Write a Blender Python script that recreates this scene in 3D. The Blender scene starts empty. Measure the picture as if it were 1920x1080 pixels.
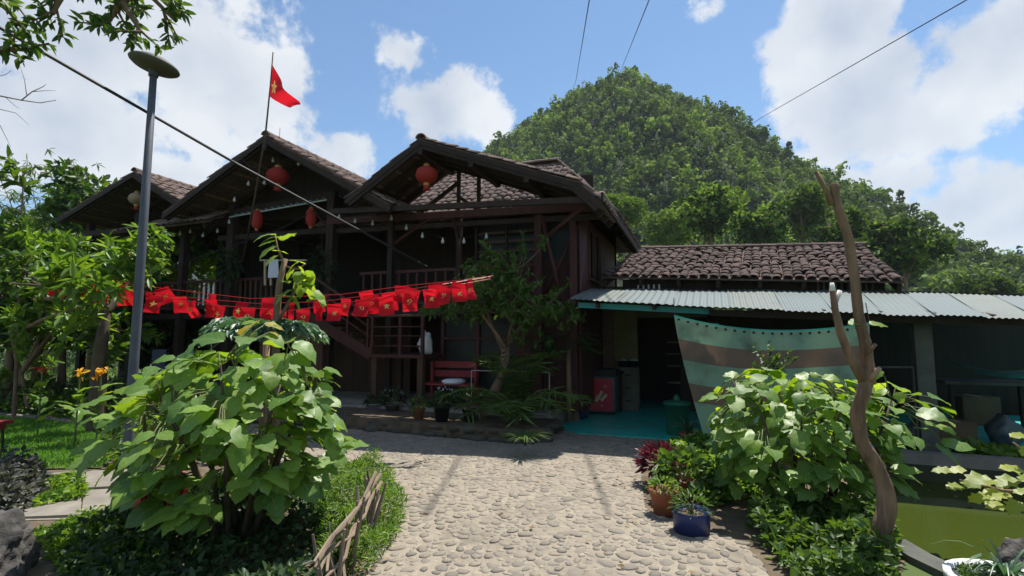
import bpy, bmesh, math, random
import numpy as np
from mathutils import Vector, Matrix, Euler, Quaternion
random.seed(7); rng = np.random.default_rng(7)
PI = math.pi
sc = bpy.context.scene
COL = sc.collection

# ------------------------------------------------------------------ camera
F_PX = 960.0                      # focal length in photo pixels (1920 wide)
PITCH = math.atan(90 / 960)
CAMZ = 1.6
cam = bpy.data.cameras.new("camera"); cam.lens = 18.0; cam.sensor_width = 36.0
cam.clip_start = 0.05; cam.clip_end = 6000
cam_o = bpy.data.objects.new("camera", cam); COL.objects.link(cam_o)
cam_o.location = (0, 0, CAMZ); cam_o.rotation_euler = (PI / 2 + PITCH, 0, 0)
sc.camera = cam_o

# ------------------------------------------------------------------ light
SUN_EL, SUN_AZ = math.radians(67), math.radians(36)      # azimuth clockwise from +Y
SUN = Vector((math.sin(SUN_AZ) * math.cos(SUN_EL), math.cos(SUN_AZ) * math.cos(SUN_EL), math.sin(SUN_EL)))
sl = bpy.data.lights.new("sun", 'SUN'); sl.energy = 5.0; sl.angle = math.radians(0.5); sl.color = (1.0, 0.95, 0.86)
so = bpy.data.objects.new("sun", sl); COL.objects.link(so); so.location = (20, 30, 60)
so.rotation_euler = SUN.to_track_quat('Z', 'Y').to_euler()
sc.view_settings.view_transform = 'Standard'; sc.view_settings.look = 'None'
sc.view_settings.exposure = 0.65; sc.view_settings.gamma = 1.0; sc.view_settings.use_curve_mapping = False
sc.cycles.use_denoising = True
sc.cycles.max_bounces = 7; sc.cycles.diffuse_bounces = 3; sc.cycles.transmission_bounces = 4
sc.cycles.volume_bounces = 0; sc.cycles.transparent_max_bounces = 8
sc.cycles.caustics_reflective = False; sc.cycles.caustics_refractive = False

# ------------------------------------------------------------------ pixel <-> place helpers
_S, _C = math.sin(PITCH), math.cos(PITCH)
_r = math.radians(20); _c2, _s2 = math.cos(_r), math.sin(_r)
def ray(px, py):
    u = (px - 960) / F_PX; v = (540 - py) / F_PX
    return Vector((u, _C - _S * v, _S + _C * v))
O_ = Vector((0, 0, CAMZ))
def at(px, py, Y):
    r = ray(px, py); return O_ + r * (Y / r.y)
def gnd(px, py, h=0.0):
    r = ray(px, py); return O_ + r * ((h - CAMZ) / r.z)
def atd(px, py, d):
    r = ray(px, py); return O_ + r * (d / (_s2 * r.x + _c2 * r.y))
def H(a, d, z):                    # the compound's own frame: a along the facade, d in depth
    return Vector((a * _c2 + d * _s2, -a * _s2 + d * _c2, z))

# ------------------------------------------------------------------ world
def build_world():
    w = bpy.data.worlds.new("World"); sc.world = w; w.use_nodes = True
    nt = w.node_tree; N = nt.nodes; L = nt.links; N.clear()
    out = N.new('ShaderNodeOutputWorld'); bg = N.new('ShaderNodeBackground'); bg.inputs[1].default_value = 0.078
    L.new(bg.outputs[0], out.inputs[0])
    sky = N.new('ShaderNodeTexSky'); sky.sky_type = 'NISHITA'; sky.sun_disc = False
    sky.sun_elevation = SUN_EL; sky.sun_rotation = SUN_AZ; sky.air_density = 1.0; sky.dust_density = 0.25; sky.ozone_density = 2.0
    tc = N.new('ShaderNodeTexCoord'); nrm = N.new('ShaderNodeVectorMath'); nrm.operation = 'NORMALIZE'
    L.new(tc.outputs['Generated'], nrm.inputs[0]); V = nrm.outputs[0]
    def m(op, a, b=None, c=None, clamp=False):
        n = N.new('ShaderNodeMath'); n.operation = op; n.use_clamp = clamp
        for i, x in enumerate((a, b, c)):
            if x is None: continue
            if isinstance(x, (int, float)): n.inputs[i].default_value = x
            else: L.new(x, n.inputs[i])
        return n.outputs[0]
    def vm(op, a, b):
        n = N.new('ShaderNodeVectorMath'); n.operation = op
        for i, x in enumerate((a, b)):
            if isinstance(x, (tuple, Vector)): n.inputs[i].default_value = tuple(x)
            else: L.new(x, n.inputs[i])
        return n
    # cumulus banks: direction (from photo pixel), half width, half height, weight
    banks = [(120, 60, .30, .17, 1.0), (340, 90, .19, .20, 1.0), (60, 200, .26, .16, .9), (230, 200, .20, .11, .7), (470, 170, .13, .16, 1.0), (520, 130, .08, .08, .8),
             (120, 290, .20, .08, .8), (300, 325, .11, .06, .8), (500, 225, .07, .06, .7), (825, 205, .145, .095, 1.0), (850, 170, .09, .06, .8), (755, 95, .085, .055, .7), (645, 300, .08, .06, .8),
             (1545, 60, .13, .16, 1.0), (1590, 170, .17, .11, 1.0), (1680, 215, .20, .08, .9), (1830, 130, .20, .09, .75), (1910, 60, .18, .12, .9),
             (1340, 10, .08, .035, .55), (1215, 75, .045, .05, .4), (1640, 330, .15, .06, .7), (1790, 410, .22, .07, .95), (1900, 440, .22, .07, .9), (1500, 130, .09, .09, .8), (1700, 340, .14, .06, .6)]
    f = None
    # warp the lookup so that the banks get ragged, billowing outlines
    nz = N.new('ShaderNodeTexNoise'); nz.inputs['Scale'].default_value = 5.0; nz.inputs['Detail'].default_value = 7; nz.inputs['Roughness'].default_value = .55
    L.new(V, nz.inputs['Vector'])
    wv = vm('SUBTRACT', nz.outputs['Color'], (.5, .5, .5)).outputs[0]
    sc_ = N.new('ShaderNodeVectorMath'); sc_.operation = 'SCALE'; L.new(wv, sc_.inputs[0]); sc_.inputs['Scale'].default_value = .13
    VW = vm('ADD', V, sc_.outputs[0]).outputs[0]
    for px, py, rw, rh, wt in banks:
        c = ray(px, py).normalized()
        d = vm('SUBTRACT', VW, c).outputs[0]
        d = vm('MULTIPLY', d, (1 / rw, 1 / rw, 1 / rh)).outputs[0]
        ln = N.new('ShaderNodeVectorMath'); ln.operation = 'LENGTH'; L.new(d, ln.inputs[0])
        g = m('MULTIPLY_ADD', ln.outputs['Value'], -wt, wt)
        f = g if f is None else m('SMOOTH_MAX', f, g, .12)
    # the same kind of cumulus over the rest of the sky
    gn = N.new('ShaderNodeTexNoise'); gn.inputs['Scale'].default_value = 2.6; gn.inputs['Detail'].default_value = 2
    L.new(VW, gn.inputs['Vector'])
    sep = N.new('ShaderNodeSeparateXYZ'); L.new(V, sep.inputs[0])
    away = m('MULTIPLY_ADD', sep.outputs['Y'], -2.2, 1.0, clamp=True)
    gen = m('MULTIPLY', m('MULTIPLY_ADD', gn.outputs['Fac'], 5.0, -2.5), away)
    f = m('MAXIMUM', f, m('SUBTRACT', gen, m('MULTIPLY_ADD', away, -1.0, 1.0)))
    fb = N.new('ShaderNodeTexNoise'); fb.inputs['Scale'].default_value = 7; fb.inputs['Detail'].default_value = 10; fb.inputs['Roughness'].default_value = .62
    L.new(V, fb.inputs['Vector'])
    dens = m('ADD', f, m('MULTIPLY_ADD', fb.outputs['Fac'], 2.4, -1.36))
    mask = N.new('ShaderNodeMapRange'); mask.interpolation_type = 'SMOOTHSTEP'
    mask.inputs['From Min'].default_value = 0.0; mask.inputs['From Max'].default_value = .30
    L.new(dens, mask.inputs['Value'])
    # thicker cloud is a little greyer, billows brighter towards the sun side
    up = vm('ADD', V, (.02, .0, .05)).outputs[0]
    fb2 = N.new('ShaderNodeTexNoise'); fb2.inputs['Scale'].default_value = 6; fb2.inputs['Detail'].default_value = 5; L.new(up, fb2.inputs['Vector'])
    shade = m('MULTIPLY_ADD', f, .75, m('MULTIPLY_ADD', fb2.outputs['Fac'], 2.6, -1.30), clamp=True)
    mixc = N.new('ShaderNodeMix'); mixc.data_type = 'RGBA'; L.new(shade, mixc.inputs[0])
    mixc.inputs[6].default_value = (7.3, 7.45, 7.6, 1); mixc.inputs[7].default_value = (4.3, 4.8, 5.7, 1)
    skym = N.new('ShaderNodeMix'); skym.data_type = 'RGBA'; skym.blend_type = 'MULTIPLY'; skym.inputs[0].default_value = 1
    L.new(sky.outputs[0], skym.inputs[6]); skym.inputs[7].default_value = (.84, 1.08, 1.20, 1)
    fin = N.new('ShaderNodeMix'); fin.data_type = 'RGBA'
    L.new(m('MULTIPLY', mask.outputs[0], .93), fin.inputs[0]); L.new(skym.outputs[2], fin.inputs[6]); L.new(mixc.outputs[2], fin.inputs[7])
    L.new(fin.outputs[2], bg.inputs[0])
build_world()

# ------------------------------------------------------------------ materials
def _nt(name):
    m = bpy.data.materials.new(name); m.use_nodes = True
    nt = m.node_tree; return m, nt, nt.nodes, nt.links, nt.nodes['Principled BSDF']
def rnd_value(N, L):
    a = N.new('ShaderNodeAttribute'); a.attribute_name = 'rnd'
    o = N.new('ShaderNodeObjectInfo')
    s = N.new('ShaderNodeMath'); s.operation = 'ADD'; L.new(a.outputs['Fac'], s.inputs[0]); L.new(o.outputs['Random'], s.inputs[1])
    f = N.new('ShaderNodeMath'); f.operation = 'FRACT'; L.new(s.outputs[0], f.inputs[0]); return f.outputs[0]
def mk(name, c1, c2=None, scale=6.0, rough=.8, bump=0.0, bscale=None, metal=0.0, rand=0.0, stretch=None, dirt=None, spec=.3, coords='Object'):
    m, nt, N, L, B = _nt(name)
    B.inputs['Roughness'].default_value = rough; B.inputs['Metallic'].default_value = metal
    B.inputs['Specular IOR Level'].default_value = spec
    c2 = c2 or tuple(x * .65 for x in c1)
    tc = N.new('ShaderNodeTexCoord'); vec = tc.outputs[coords]
    if stretch:
        mp = N.new('ShaderNodeMapping'); mp.inputs['Scale'].default_value = stretch; L.new(vec, mp.inputs[0]); vec = mp.outputs[0]
    nz = N.new('ShaderNodeTexNoise'); nz.inputs['Scale'].default_value = scale; nz.inputs['Detail'].default_value = 6; L.new(vec, nz.inputs['Vector'])
    fac = nz.outputs['Fac']
    mr = N.new('ShaderNodeMapRange'); mr.inputs['From Min'].default_value = .3; mr.inputs['From Max'].default_value = .7; L.new(fac, mr.inputs['Value']); fac = mr.outputs[0]
    if rand > 0:
        mx = N.new('ShaderNodeMix'); mx.inputs[0].default_value = rand; L.new(fac, mx.inputs[2]); L.new(rnd_value(N, L), mx.inputs[3]); fac = mx.outputs[0]
    cm = N.new('ShaderNodeMix'); cm.data_type = 'RGBA'; L.new(fac, cm.inputs[0])
    cm.inputs[6].default_value = (*c1, 1); cm.inputs[7].default_value = (*c2, 1); col = cm.outputs[2]
    if dirt:
        dcol, dscale, lo, hi = dirt
        dn = N.new('ShaderNodeTexNoise'); dn.inputs['Scale'].default_value = dscale; dn.inputs['Detail'].default_value = 8; dn.inputs['Roughness'].default_value = .7
        L.new(tc.outputs[coords], dn.inputs['Vector'])
        r2 = N.new('ShaderNodeMapRange'); r2.inputs['From Min'].default_value = lo; r2.inputs['From Max'].default_value = hi; L.new(dn.outputs['Fac'], r2.inputs['Value'])
        c3 = N.new('ShaderNodeMix'); c3.data_type = 'RGBA'; L.new(r2.outputs[0], c3.inputs[0]); L.new(col, c3.inputs[6]); c3.inputs[7].default_value = (*dcol, 1); col = c3.outputs[2]
    L.new(col, B.inputs['Base Color'])
    if bump:
        b = N.new('ShaderNodeBump'); b.inputs['Strength'].default_value = bump; b.inputs['Distance'].default_value = .02
        bn = N.new('ShaderNodeTexNoise'); bn.inputs['Scale'].default_value = bscale or scale * 4; bn.inputs['Detail'].default_value = 6; L.new(vec, bn.inputs['Vector'])
        L.new(bn.outputs['Fac'], b.inputs['Height']); L.new(b.outputs[0], B.inputs['Normal'])
    return m
def mk_leaf(name, dark, light, trans=.35, tcol=None, rough=.45, veins=False, hue_noise=0.0, spec=.4):
    m, nt, N, L, B = _nt(name); B.inputs['Roughness'].default_value = rough; B.inputs['Specular IOR Level'].default_value = spec
    r = rnd_value(N, L)
    cm = N.new('ShaderNodeMix'); cm.data_type = 'RGBA'; L.new(r, cm.inputs[0]); cm.inputs[6].default_value = (*dark, 1); cm.inputs[7].default_value = (*light, 1)
    col = cm.outputs[2]
    if veins:
        uv = N.new('ShaderNodeUVMap'); sp = N.new('ShaderNodeSeparateXYZ'); L.new(uv.outputs[0], sp.inputs[0])
        def mm(op, a, b=None, c=None):
            n = N.new('ShaderNodeMath'); n.operation = op
            for i, x in enumerate((a, b, c)):
                if x is None: continue
                if isinstance(x, (int, float)): n.inputs[i].default_value = x
                else: L.new(x, n.inputs[i])
            return n.outputs[0]
        ax = mm('ABSOLUTE', sp.outputs[0])
        rib = mm('LESS_THAN', ax, .05)
        t = mm('FRACT', mm('MULTIPLY', mm('SUBTRACT', sp.outputs[1], mm('MULTIPLY', ax, .35)), 6.0))
        side = mm('LESS_THAN', mm('ABSOLUTE', mm('SUBTRACT', t, .5)), .05)
        v = mm('MULTIPLY', mm('MAXIMUM', rib, side), .45)
        c2 = N.new('ShaderNodeMix'); c2.data_type = 'RGBA'; L.new(v, c2.inputs[0]); L.new(col, c2.inputs[6]); c2.inputs[7].default_value = (.30, .36, .14, 1); col = c2.outputs[2]
        bp = N.new('ShaderNodeBump'); bp.inputs['Strength'].default_value = .5; bp.inputs['Distance'].default_value = .01
        L.new(mm('MULTIPLY', v, -1.0), bp.inputs['Height']); L.new(bp.outputs[0], B.inputs['Normal'])
        # blotches and insect damage
        tc = N.new('ShaderNodeTexCoord'); bn = N.new('ShaderNodeTexNoise'); bn.inputs['Scale'].default_value = 14; bn.inputs['Detail'].default_value = 5; L.new(tc.outputs['Object'], bn.inputs['Vector'])
        bm = N.new('ShaderNodeMapRange'); bm.inputs['From Min'].default_value = .58; bm.inputs['From Max'].default_value = .78; L.new(bn.outputs['Fac'], bm.inputs['Value'])
        c3 = N.new('ShaderNodeMix'); c3.data_type = 'RGBA'; L.new(bm.outputs[0], c3.inputs[0]); L.new(col, c3.inputs[6]); c3.inputs[7].default_value = tuple(x * .55 for x in dark) + (1,); col = c3.outputs[2]
        # dry brown patches creeping in from the margin
        ed = mm('ADD', mm('MULTIPLY', ax, .55), mm('MULTIPLY', bn.outputs['Fac'], .9)); e2 = N.new('ShaderNodeMapRange'); e2.inputs['From Min'].default_value = 1.02; e2.inputs['From Max'].default_value = 1.12; L.new(ed, e2.inputs['Value'])
        c4 = N.new('ShaderNodeMix'); c4.data_type = 'RGBA'; L.new(e2.outputs[0], c4.inputs[0]); L.new(col, c4.inputs[6]); c4.inputs[7].default_value = (.20, .13, .05, 1); col = c4.outputs[2]
    L.new(col, B.inputs['Base Color'])
    tr = N.new('ShaderNodeBsdfTranslucent')
    tm = N.new('ShaderNodeMix'); tm.data_type = 'RGBA'; tm.blend_type = 'MULTIPLY'; tm.inputs[0].default_value = 1
    L.new(col, tm.inputs[6]); tm.inputs[7].default_value = (*(tcol or (2.6, 2.3, .9)), 1); L.new(tm.outputs[2], tr.inputs[0])
    ms = N.new('ShaderNodeMixShader'); ms.inputs[0].default_value = trans
    L.new(B.outputs[0], ms.inputs[1]); L.new(tr.outputs[0], ms.inputs[2]); shd = ms.outputs[0]
    if veins:                                                    # insect holes
        hn = N.new('ShaderNodeTexNoise'); hn.inputs['Scale'].default_value = 9; hn.inputs['Detail'].default_value = 2; L.new(tc.outputs['Object'], hn.inputs['Vector'])
        tp = N.new('ShaderNodeBsdfTransparent'); hs = N.new('ShaderNodeMixShader'); L.new(mm('GREATER_THAN', hn.outputs['Fac'], .715), hs.inputs[0]); L.new(shd, hs.inputs[1]); L.new(tp.outputs[0], hs.inputs[2]); shd = hs.outputs[0]
    L.new(shd, N['Material Output'].inputs[0])
    return m
M = {}
M['soil'] = mk('soil', (.16, .12, .08), (.07, .055, .035), 5, .95, .6)
M['grassland'] = mk('grassland', (.06, .10, .025), (.11, .12, .05), .4, .95, .5, 3)
M['mortar'] = mk('mortar', (.315, .270, .208), (.25, .213, .165), 7, .9, .7, 60, dirt=((.15, .128, .10), 1.6, .48, .74))
M['cobble'] = mk('cobble', (.33, .282, .218), (.175, .158, .138), 14, .75, .5, 70, rand=.72, dirt=((.30, .258, .20), 9, .50, .70))
M['concrete'] = mk('concrete', (.36, .33, .28), (.24, .22, .19), 4, .85, .35, 40, dirt=((.10, .10, .07), 3, .5, .72))
M['slab'] = mk('slab', (.25, .225, .19), (.17, .155, .13), 5, .85, .3, 50)
M['stone'] = mk('stone', (.15, .135, .11), (.055, .055, .04), 6, .9, .8, 18, rand=.5)
M['rock'] = mk('rock', (.13, .12, .115), (.022, .022, .021), 7, .95, 1.0, 26)
M['wood_dark'] = mk('wood_dark', (.048, .029, .022), (.018, .012, .010), 9, .75, .5, 40, stretch=(1, 1, .12), rand=.45)
M['wood_red'] = mk('wood_red', (.095, .028, .024), (.035, .014, .013), 9, .65, .4, 40, stretch=(1, 1, .15), rand=.45)
M['wood_brown'] = mk('wood_brown', (.11, .058, .036), (.05, .030, .020), 5, .75, .3, 30, stretch=(1, 1, .15), rand=.4)
M['batten'] = mk('batten', (.30, .19, .125), (.12, .078, .055), 7, .85, .3, 40, rand=.4)
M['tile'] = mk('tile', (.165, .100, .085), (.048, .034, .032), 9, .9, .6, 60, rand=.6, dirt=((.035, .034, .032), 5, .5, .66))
M['tile_lit'] = mk('tile_sunlit', (.25, .172, .142), (.11, .080, .071), 9, .9, .5, 60, rand=.65, dirt=((.08, .075, .065), 5, .55, .72))  # paler copy of tile, sun on the slopes put into the colour
M['bed'] = mk('tile_bed', (.15, .095, .078), (.055, .040, .035), 12, .95, .4)
M['plaster'] = mk('plaster', (.17, .15, .115), (.10, .09, .07), 3, .9, .2, dirt=((.10, .09, .07), 2, .5, .7))
M['plaster_y'] = mk('plaster_yellow', (.20, .17, .08), (.15, .125, .06), 3, .9, .2)
M['brick'] = mk('brick_wall', (.20, .11, .08), (.12, .075, .06), 8, .9, .3)
M['teal'] = mk('teal_floor', (.03, .56, .49), (.025, .44, .40), 2.5, .35, .1, dirt=((.12, .20, .17), 3.5, .50, .72))
M['cyan'] = mk('cyan_paint', (.05, .30, .33), (.04, .22, .26), 6, .55, .1)
M['black'] = mk('black_plastic', (.02, .02, .02), (.012, .012, .012), 6, .5)
M['white'] = mk('white_paint', (.75, .75, .74), (.62, .62, .60), 6, .5)
M['white_cloth'] = mk('white_cloth', (.78, .80, .88), (.68, .70, .80), 6, .9)
M['sacking'] = mk('plastic_bag', (.10, .12, .125), (.05, .065, .07), 8, .4, .5, 10)
M['galv'] = mk('painted_steel_pole', (.095, .105, .128), (.072, .08, .098), 5, .6, .1, 40)
M['lamp_under'] = mk('lamp_shade_grey', (.11, .105, .085), (.08, .078, .062), 4, .7)
M['terracotta'] = mk('terracotta', (.34, .12, .065), (.22, .085, .05), 7, .8, .2)
M['blue_plastic'] = mk('blue_plastic', (.022, .035, .13), (.018, .028, .10), 4, .35)
M['green_plastic'] = mk('green_plastic', (.02, .14, .08), (.016, .10, .06), 4, .4)
M['red_cloth'] = mk_leaf('red_cloth', (.50, .008, .020), (.66, .016, .030), .38, (1.5, 1.2, 1.2), .7, spec=.15)
M['yellow_print'] = mk_leaf('yellow_print', (.82, .55, .16), (.86, .62, .22), .3, (1.1, 1.1, 1.0), .7, spec=.1)
M['lantern'] = mk_leaf('lantern_silk', (.42, .045, .040), (.52, .07, .055), .38, (1.4, 1.4, 1.4), .6, spec=.2)
M['gold'] = mk('gold_trim', (.55, .32, .08), (.4, .22, .05), 8, .5, metal=.3)
M['cable'] = mk('black_cable', (.03, .03, .035), (.02, .02, .022), 9, .6)
M['cord'] = mk('thin_cord', (.10, .05, .05), (.07, .03, .03), 9, .7)
M['bark'] = mk('bark', (.24, .16, .105), (.13, .085, .06), 6, .9, .7, 22, stretch=(1, 1, .3))
M['bark_pale'] = mk('bark_pale', (.29, .185, .115), (.10, .060, .038), 16, .9, 1.0, 44, stretch=(1, 1, .16), dirt=((.31, .235, .165), 5, .55, .72))
M['cutwood'] = mk('cut_wood', (.36, .25, .16), (.24, .16, .10), 12, .85)
M['chalk'] = mk('white_cut_end', (.78, .76, .72), (.6, .58, .55), 12, .85)
M['stick'] = mk('dry_sticks', (.27, .205, .145), (.12, .09, .065), 9, .9, .4, 40, rand=.6, stretch=(1, 1, .2))
M['stem'] = mk('green_stem', (.10, .15, .035), (.10, .09, .04), 8, .6)
M['stem_brown'] = mk('brown_stem', (.10, .075, .05), (.06, .045, .03), 8, .8)
M['leaf_big'] = mk_leaf('big_leaf', (.080, .180, .030), (.215, .345, .055), .42, (1.9, 1.75, .35), .45, veins=True, spec=.5)
M['leaf_young'] = mk_leaf('young_leaf', (.13, .23, .028), (.23, .34, .045), .5, (2.2, 2.0, .7), .45, veins=True)
M['leaf_yellow'] = mk_leaf('yellowing_leaf', (.26, .20, .03), (.34, .30, .05), .4, (1.8, 1.6, .7), .5, veins=True)
M['leaf_papaya'] = mk_leaf('blue_green_leaf', (.06, .12, .07), (.10, .17, .10), .22, (1.6, 2.0, .9), .4)
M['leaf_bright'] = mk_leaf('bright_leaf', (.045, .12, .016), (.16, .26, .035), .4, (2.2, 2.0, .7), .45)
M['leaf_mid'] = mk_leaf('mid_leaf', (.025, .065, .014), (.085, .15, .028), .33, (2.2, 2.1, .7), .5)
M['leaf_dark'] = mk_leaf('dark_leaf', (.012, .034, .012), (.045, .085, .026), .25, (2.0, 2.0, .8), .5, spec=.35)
M['leaf_far'] = mk_leaf('forest_leaf', (.010, .032, .015), (.19, .285, .065), .28, (1.8, 1.8, .7), .7, spec=.15)
M['leaf_far_in'] = mk('forest_gap_shade', (.012, .026, .010), (.007, .016, .007), 2, .95)  # near-black green, the shade in crown gaps put into the colour
M['leaf_hazy'] = mk_leaf('hazy_ridge_leaf', (.018, .045, .028), (.05, .09, .045), .15, (1.6, 1.7, .8), .8, spec=.1)  # bluish leaf tone with the distance haze put into the colour
M['leaf_bamboo'] = mk_leaf('bamboo_leaf', (.05, .10, .025), (.13, .19, .045), .4, (2.0, 1.9, .8), .5)
M['leaf_purple'] = mk_leaf('purple_leaf', (.05, .014, .022), (.15, .035, .05), .25, (2.2, 1.2, 1.2), .4)
M['leaf_lime'] = mk_leaf('lime_leaf', (.20, .26, .03), (.34, .38, .05), .45, (1.7, 1.6, .6), .45, veins=True)
M['grass'] = mk_leaf('lawn_blades', (.06, .17, .02), (.14, .30, .045), .45, (2.0, 2.0, .7), .6)
M['petal_yellow'] = mk_leaf('yellow_petal', (.70, .30, .02), (.80, .50, .04), .35, (1.2, 1.2, 1), .6)
M['petal_red'] = mk_leaf('red_petal', (.55, .03, .03), (.65, .10, .05), .35, (1.2, 1, 1), .6)
M['petal_white'] = mk_leaf('white_petal', (.45, .42, .45), (.60, .55, .60), .3, (1.2, 1.2, 1.2), .6)
M['red_paint'] = mk('red_paint', (.30, .035, .045), (.20, .025, .03), 6, .5)
M['freezer_red'] = mk('freezer_print', (.52, .045, .06), (.42, .03, .05), 3, .4)
M['pink'] = mk('pink_plastic', (.65, .12, .20), (.55, .09, .15), 4, .4)
M['red_plastic'] = mk('red_plastic', (.42, .025, .025), (.34, .02, .02), 4, .4)
M['cream'] = mk('cream_print', (.60, .48, .32), (.5, .4, .26), 6, .6)
M['bulb'] = mk('bulb_glass', (.62, .64, .66), (.55, .56, .58), 5, .15, spec=.6)
M['leaf_grey'] = mk_leaf('dusty_leaf', (.035, .045, .030), (.12, .115, .10), .25, (1.4, 1.5, 1.0), .6)
M['straw'] = mk('faded_straw', (.34, .25, .17), (.26, .18, .12), 8, .85, .2)
M['mossy'] = mk('mossy_concrete', (.06, .065, .035), (.03, .034, .02), 3, .9, .4, 20)
M['concrete_dark'] = mk('stained_concrete', (.11, .115, .10), (.06, .062, .055), 4, .9, .3, 30)
M['leaf_dry'] = mk_leaf('dry_leaf', (.14, .08, .035), (.30, .20, .09), .2, (1.2, 1.1, .9), .7)
M['pipe'] = mk('pale_pipe', (.42, .46, .46), (.34, .37, .37), 8, .45)
M['card'] = mk('cardboard', (.13, .085, .05), (.09, .06, .035), 5, .9)
M['glass_dark'] = mk('dark_window_glass', (.02, .022, .022), (.014, .015, .015), 3, .35, spec=.25)
def mk_sheet():
    m, nt, N, L, B = _nt('corrugated_sheet'); B.inputs['Roughness'].default_value = .5; B.inputs['Metallic'].default_value = .1
    tc = N.new('ShaderNodeTexCoord'); r = rnd_value(N, L)
    cm = N.new('ShaderNodeMix'); cm.data_type = 'RGBA'; L.new(r, cm.inputs[0]); cm.inputs[6].default_value = (.095, .128, .130, 1); cm.inputs[7].default_value = (.125, .145, .125, 1)
    n = N.new('ShaderNodeTexNoise'); n.inputs['Scale'].default_value = 2.4; n.inputs['Detail'].default_value = 8; L.new(tc.outputs['Object'], n.inputs['Vector'])
    mr = N.new('ShaderNodeMapRange'); mr.inputs['From Min'].default_value = .52; mr.inputs['From Max'].default_value = .85; L.new(n.outputs['Fac'], mr.inputs['Value'])
    c2 = N.new('ShaderNodeMix'); c2.data_type = 'RGBA'; L.new(mr.outputs[0], c2.inputs[0]); L.new(cm.outputs[2], c2.inputs[6]); c2.inputs[7].default_value = (.10, .10, .09, 1)
    L.new(c2.outputs[2], B.inputs['Base Color']); return m
M['sheet'] = mk_sheet()
def mk_tarp():
    m, nt, N, L, B = _nt('striped_tarpaulin'); B.inputs['Roughness'].default_value = .6
    uv = N.new('ShaderNodeUVMap'); sp = N.new('ShaderNodeSeparateXYZ'); L.new(uv.outputs[0], sp.inputs[0])
    rp = N.new('ShaderNodeValToRGB'); rp.color_ramp.interpolation = 'CONSTANT'
    g, b, t = (.30, .47, .30, 1), (.27, .165, .105, 1), (.06, .50, .37, 1)
    els = [(0, g), (.30, b), (.48, g), (.66, b), (.82, g), (.975, t)]
    rp.color_ramp.elements[0].position = 0; rp.color_ramp.elements[0].color = g
    rp.color_ramp.elements[1].position = .26; rp.color_ramp.elements[1].color = b
    for p, c in [(.42, g), (.62, b), (.80, g), (.983, t)]:
        e = rp.color_ramp.elements.new(p); e.color = c
    L.new(sp.outputs[1], rp.inputs[0])
    tc = N.new('ShaderNodeTexCoord'); n = N.new('ShaderNodeTexNoise'); n.inputs['Scale'].default_value = 2.6; n.inputs['Detail'].default_value = 7; L.new(tc.outputs['Object'], n.inputs['Vector'])
    mr = N.new('ShaderNodeMapRange'); mr.inputs['From Min'].default_value = .50; mr.inputs['From Max'].default_value = .78; L.new(n.outputs['Fac'], mr.inputs['Value'])
    mx = N.new('ShaderNodeMix'); mx.data_type = 'RGBA'; L.new(mr.outputs[0], mx.inputs[0]); L.new(rp.outputs[0], mx.inputs[6]); mx.inputs[7].default_value = (.10, .12, .08, 1)
    L.new(mx.outputs[2], B.inputs['Base Color'])
    tr = N.new('ShaderNodeBsdfTranslucent'); L.new(mx.outputs[2], tr.inputs[0])
    ms = N.new('ShaderNodeMixShader'); ms.inputs[0].default_value = .5; L.new(B.outputs[0], ms.inputs[1]); L.new(tr.outputs[0], ms.inputs[2]); L.new(ms.outputs[0], N['Material Output'].inputs[0])
    return m
M['tarp'] = mk_tarp()
def mk_water():
    m, nt, N, L, B = _nt('green_pond_water'); B.inputs['Roughness'].default_value = .06; B.inputs['Base Color'].default_value = (.045, .062, .010, 1)
    B.inputs['Specular IOR Level'].default_value = .5
    tc = N.new('ShaderNodeTexCoord'); n = N.new('ShaderNodeTexNoise'); n.inputs['Scale'].default_value = 3; n.inputs['Detail'].default_value = 3; L.new(tc.outputs['Object'], n.inputs['Vector'])
    b = N.new('ShaderNodeBump'); b.inputs['Strength'].default_value = .12; b.inputs['Distance'].default_value = .03; L.new(n.outputs['Fac'], b.inputs['Height']); L.new(b.outputs[0], B.inputs['Normal'])
    return m
M['water'] = mk_water()

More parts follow.
